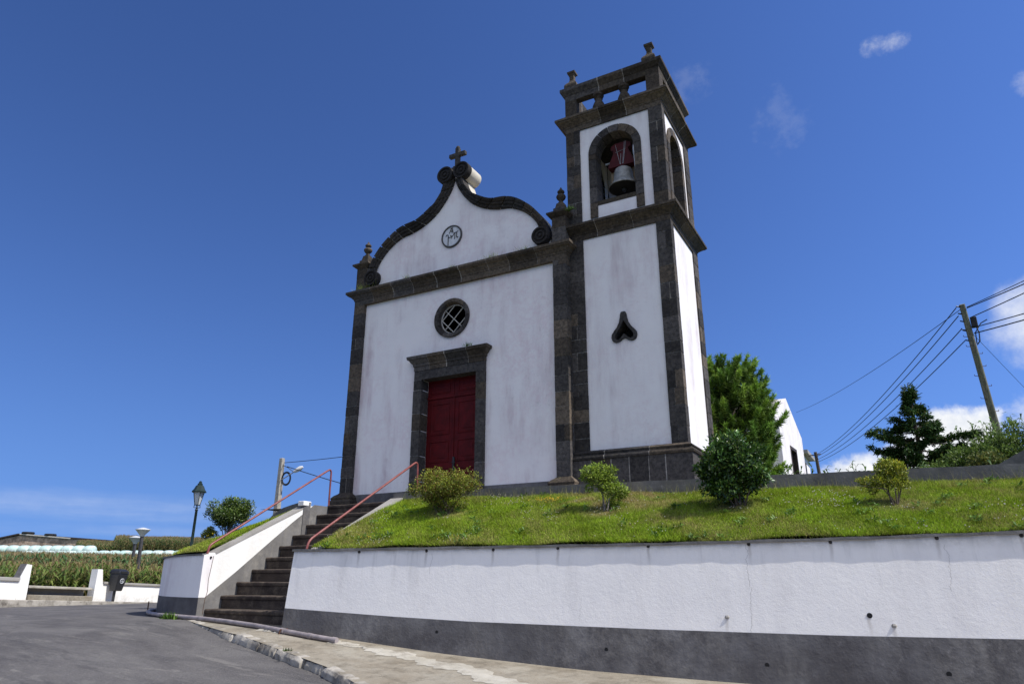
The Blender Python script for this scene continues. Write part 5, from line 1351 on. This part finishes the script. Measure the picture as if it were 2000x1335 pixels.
# silage bales
def bale(i, p, ang, label, group):
    t = MB(); r = .62; c = Vector(p); a = Vector((math.cos(ang), math.sin(ang), 0)); b = Vector((-a.y, a.x, 0)); rings = []
    for (h, k) in ((-.63, .15), (-.62, .62), (-.55, .88), (-.40, .99), (0, 1.03), (.40, .99), (.55, .88), (.62, .62), (.63, .15)):
        rings.append([c + a * h + (b * math.cos(t_) + Vector((0, 0, 1)) * math.sin(t_) * .94) * r * k for t_ in np.linspace(0, 2 * math.pi, 22, endpoint=False)])
    t.loft(rings); o = t.build('silage_bale', 'silage_wrap', None, True); return o
for i in range(9):
    u = i / 8; x = -97.0 + (-87.7 + 97.0) * u; y = 47.5 + (52.6 - 47.5) * u
    o = bale(i, (x, y, 3.62), R(30) + .06 * math.sin(i * 3), '', '')
    tag(o, ['leftmost pale green silage bale of the upper row', 'second pale silage bale from the left, upper row', 'third pale silage bale from the left, upper row', 'fourth pale silage bale from the left, upper row', 'middle pale silage bale of the upper row', 'fourth pale silage bale from the right, upper row', 'third pale silage bale from the right, upper row', 'second pale silage bale from the right, upper row', 'rightmost pale silage bale of the upper row'][i], 'silage bale', 'wrapped silage bales in the upper row')
for i in range(16):
    u = i / 15; x = -88.5 + (-72.5 + 88.5) * u; y = 46.0 + (55.2 - 46.0) * u
    o = bale(i, (x, y, 2.78 + .10 * u), R(30) + .05 * math.sin(i * 2.3), '', '')
    tag(o, 'pale silage bale of the lower row half hidden behind the green maize', 'silage bale', 'wrapped silage bales in the lower row')
# stone barn with tyres on the roof
bn = thing('stone_barn', (-139, 77, 6.2), 'long low stone barn with a shallow roof behind the silage bales', 'barn')
A0 = np.array([-145.3, 73.6]); A1 = np.array([-128.5, 83.2]); dv = (A1 - A0) / np.linalg.norm(A1 - A0); nv = np.array([-dv[1], dv[0]])
if nv @ (-A0) > 0: nv = -nv
def bq(s, n, z): p = A0 + dv * s + nv * n; return (p[0], p[1], z)
Lb = float(np.linalg.norm(A1 - A0))
mb = MB(); mb.loft([[bq(0, 0, 4.5), bq(Lb, 0, 4.5), bq(Lb, 9, 4.5), bq(0, 9, 4.5)], [bq(0, 0, 8.25), bq(Lb, 0, 6.95), bq(Lb, 9, 6.5), bq(0, 9, 6.5)]])
mb.loft([[bq(-14, 2, 4.5), bq(0, 0, 4.5), bq(0, 9, 4.5), bq(-14, 9, 4.5)], [bq(-14, 2, 5.6), bq(0, 0, 8.22), bq(0, 9, 6.4), bq(-14, 9, 5.5)]])
mb.build('barn_wall', 'stone_dry', bn)
mb = MB(); mb.hexa([bq(-.3, -.3, 8.28), bq(Lb, -.3, 6.98), bq(Lb, 9, 6.55), bq(-.3, 9, 6.55), bq(-.3, -.3, 8.52), bq(Lb, -.3, 7.22), bq(Lb, 9, 6.7), bq(-.3, 9, 6.7)])
mb.hexa([bq(-14, 1.6, 5.65), bq(-.32, -.3, 8.28), bq(-.32, 9, 6.5), bq(-14, 9, 5.5), bq(-14, 1.6, 5.9), bq(-.32, -.3, 8.52), bq(-.32, 9, 6.7), bq(-14, 9, 5.7)]); mb.build('barn_roof', 'brown_verge', bn)
mb = MB(); mb.hexa([bq(0, -.36, 8.30), bq(9.5, -.36, 7.56), bq(9.5, -.31, 7.56), bq(0, -.31, 8.30), bq(0, -.36, 8.5), bq(9.5, -.36, 7.76), bq(9.5, -.31, 7.76), bq(0, -.31, 8.5)]); mb.build('roof_verge', 'white_verge', bn)
for s_, w_, l in ((1.0, .85, 'black tyre lying on the ridge end of the barn roof'), (5.2, .80, 'black tyre lying halfway along the barn roof')):
    c = bq(s_, .5, 8.62 - s_ * .077); mb = MB()
    mb.tube([(c[0] + w_ * math.cos(t), c[1] + w_ * math.sin(t), c[2] + .08) for t in np.linspace(0, 2 * math.pi, 24)], .22, 10)
    o = mb.build('old_tyre', 'tyre', None, True); tag(o, l, 'tyre', 'tyres on the barn roof')

# ------------------------------------------------------------------ camera
cam = bpy.data.cameras.new('camera'); co = bpy.data.objects.new('camera', cam); col.objects.link(co)
cam.lens = 1365.9 / 2000 * 36; cam.sensor_width = 36; cam.clip_start = .05; cam.clip_end = 8000
r2 = Vector((.87493173, .48423879, .00269443)); up2 = Vector((.15557044, -.28634811, .94541134)); fw = Vector((-.45857639, .82675121, .32586829))
m = Matrix((r2, up2, -fw)).transposed().to_4x4(); co.matrix_world = m
scene.camera = co

# ------------------------------------------------------------------ light and sky
SAZ, SEL = 3.0, 52.
sd_ = Vector((math.cos(R(SAZ)) * math.cos(R(SEL)), math.sin(R(SAZ)) * math.cos(R(SEL)), math.sin(R(SEL))))
sun = bpy.data.lights.new('sun', 'SUN'); sun.energy = 5.0; sun.angle = R(.5); sun.color = (1, .965, .90)
so = bpy.data.objects.new('sun', sun); col.objects.link(so); so.rotation_euler = sd_.to_track_quat('Z', 'Y').to_euler(); so.location = (20, 0, 40)
wd = bpy.data.worlds.new('World'); scene.world = wd; wd.use_nodes = True
nt = NT.__new__(NT); nt.t = wd.node_tree; nt.t.nodes.clear()
outw = nt.t.nodes.new('ShaderNodeOutputWorld')
gen = nt.t.nodes.new('ShaderNodeTexCoord').outputs['Generated']; nt.tc = gen
xyz = nt.sep(gen)
# look the sky model up a little above the true elevation close to the horizon (clear maritime air, little haze)
zz = nt.math('MAXIMUM', xyz[2], 0.)
zl = nt.math('ADD', xyz[2], nt.math('MULTIPLY', .15, nt.math('EXPONENT', nt.math('MULTIPLY', zz, -7.))))
vec = nt.add('ShaderNodeVectorMath', {0: nt.add('ShaderNodeCombineXYZ', {0: xyz[0], 1: xyz[1], 2: zl}).outputs[0]}, operation='NORMALIZE').outputs[0]
sky = nt.add('ShaderNodeTexSky', {'Vector': vec}, sky_type='NISHITA', sun_disc=False, sun_elevation=R(SEL), sun_rotation=R(90 - SAZ), altitude=100, air_density=1.0, dust_density=.35, ozone_density=2.2)
az = nt.math('MULTIPLY', nt.math('ARCTAN2', xyz[1], xyz[0]), 57.29578); el = nt.math('MULTIPLY', nt.math('ARCSINE', xyz[2]), 57.29578)
big = nt.noise(14, 8, .62); fine = nt.noise(38, 8, .62, off=(3, 1, 2)); streak = nt.noise(7, 7, .6, stretch=(1, 1, 9))
def cloud(a0, e0, ra, re, amp, nz, k, soft):
    da = nt.math('DIVIDE', nt.math('SUBTRACT', az, a0), ra); de = nt.math('DIVIDE', nt.math('SUBTRACT', el, e0), re)
    d2 = nt.math('ADD', nt.math('MULTIPLY', da, da), nt.math('MULTIPLY', de, de))
    v = nt.math('ADD', nt.math('SUBTRACT', 1., d2), nt.math('MULTIPLY', nt.math('SUBTRACT', nz, .5), k))
    return nt.ramp(v, 0, soft, 0, amp)
masks = [cloud(86.4, 8.6, 4.6, 3.3, 1., big, 3.4, .8), cloud(93.0, 7.4, 3.2, 1.9, 1., big, 3.2, .8), cloud(81.0, 9.8, 3.0, 2.4, .8, big, 3.4, 1.2),
         cloud(80.2, 16.3, 3.2, 3.6, .85, big, 3.0, 1.6), cloud(79.5, 11.5, 2.5, 2.5, .5, big, 3., 1.6),
         cloud(85.6, 37.1, 1.9, .8, .42, fine, 4.0, 1.8), cloud(101.8, 38.2, 2.6, 1.6, .06, fine, 5., 1.6), cloud(94.5, 34.2, 2.4, 2.4, .06, fine, 5., 1.8), cloud(77, 31.5, 1.2, 1.0, .2, fine, 4., 1.6),
         cloud(150, 4.9, 18, 1.35, .42, streak, 1.7, 2.6), cloud(146, 3.4, 18, .6, .15, streak, 2.5, 2.)]
masks += [cloud(-60, 36, 100, 26, 1., big, 2.2, .9), cloud(-75, 64, 80, 16, .85, big, 2.4, 1.1)]  # unseen cloud banks behind the camera, added to brighten the shaded facade
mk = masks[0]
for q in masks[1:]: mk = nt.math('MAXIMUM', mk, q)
toward = nt.math('ADD', nt.math('MULTIPLY', xyz[0], math.cos(R(SAZ))), nt.math('MULTIPLY', xyz[1], math.sin(R(SAZ))))
gain = nt.math('MULTIPLY_ADD', nt.ramp(toward, -.9, .4), .36, 1.0)
hsv = nt.mix(1, nt.mix(1, sky.outputs[0], (.525, .735, 1.22), 'MULTIPLY'), nt.add('ShaderNodeCombineColor', {0: gain, 1: gain, 2: gain}).outputs[0], 'MULTIPLY')
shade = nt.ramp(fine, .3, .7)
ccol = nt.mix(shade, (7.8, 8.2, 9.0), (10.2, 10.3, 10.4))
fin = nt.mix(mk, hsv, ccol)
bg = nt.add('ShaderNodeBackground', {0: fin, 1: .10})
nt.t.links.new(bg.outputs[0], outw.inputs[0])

scene.render.engine = 'CYCLES'
scene.view_settings.view_transform = 'Standard'; scene.view_settings.look = 'None'; scene.view_settings.exposure = 0; scene.view_settings.gamma = 1
scene.cycles.max_bounces = 6; scene.cycles.diffuse_bounces = 3; scene.cycles.transparent_max_bounces = 8
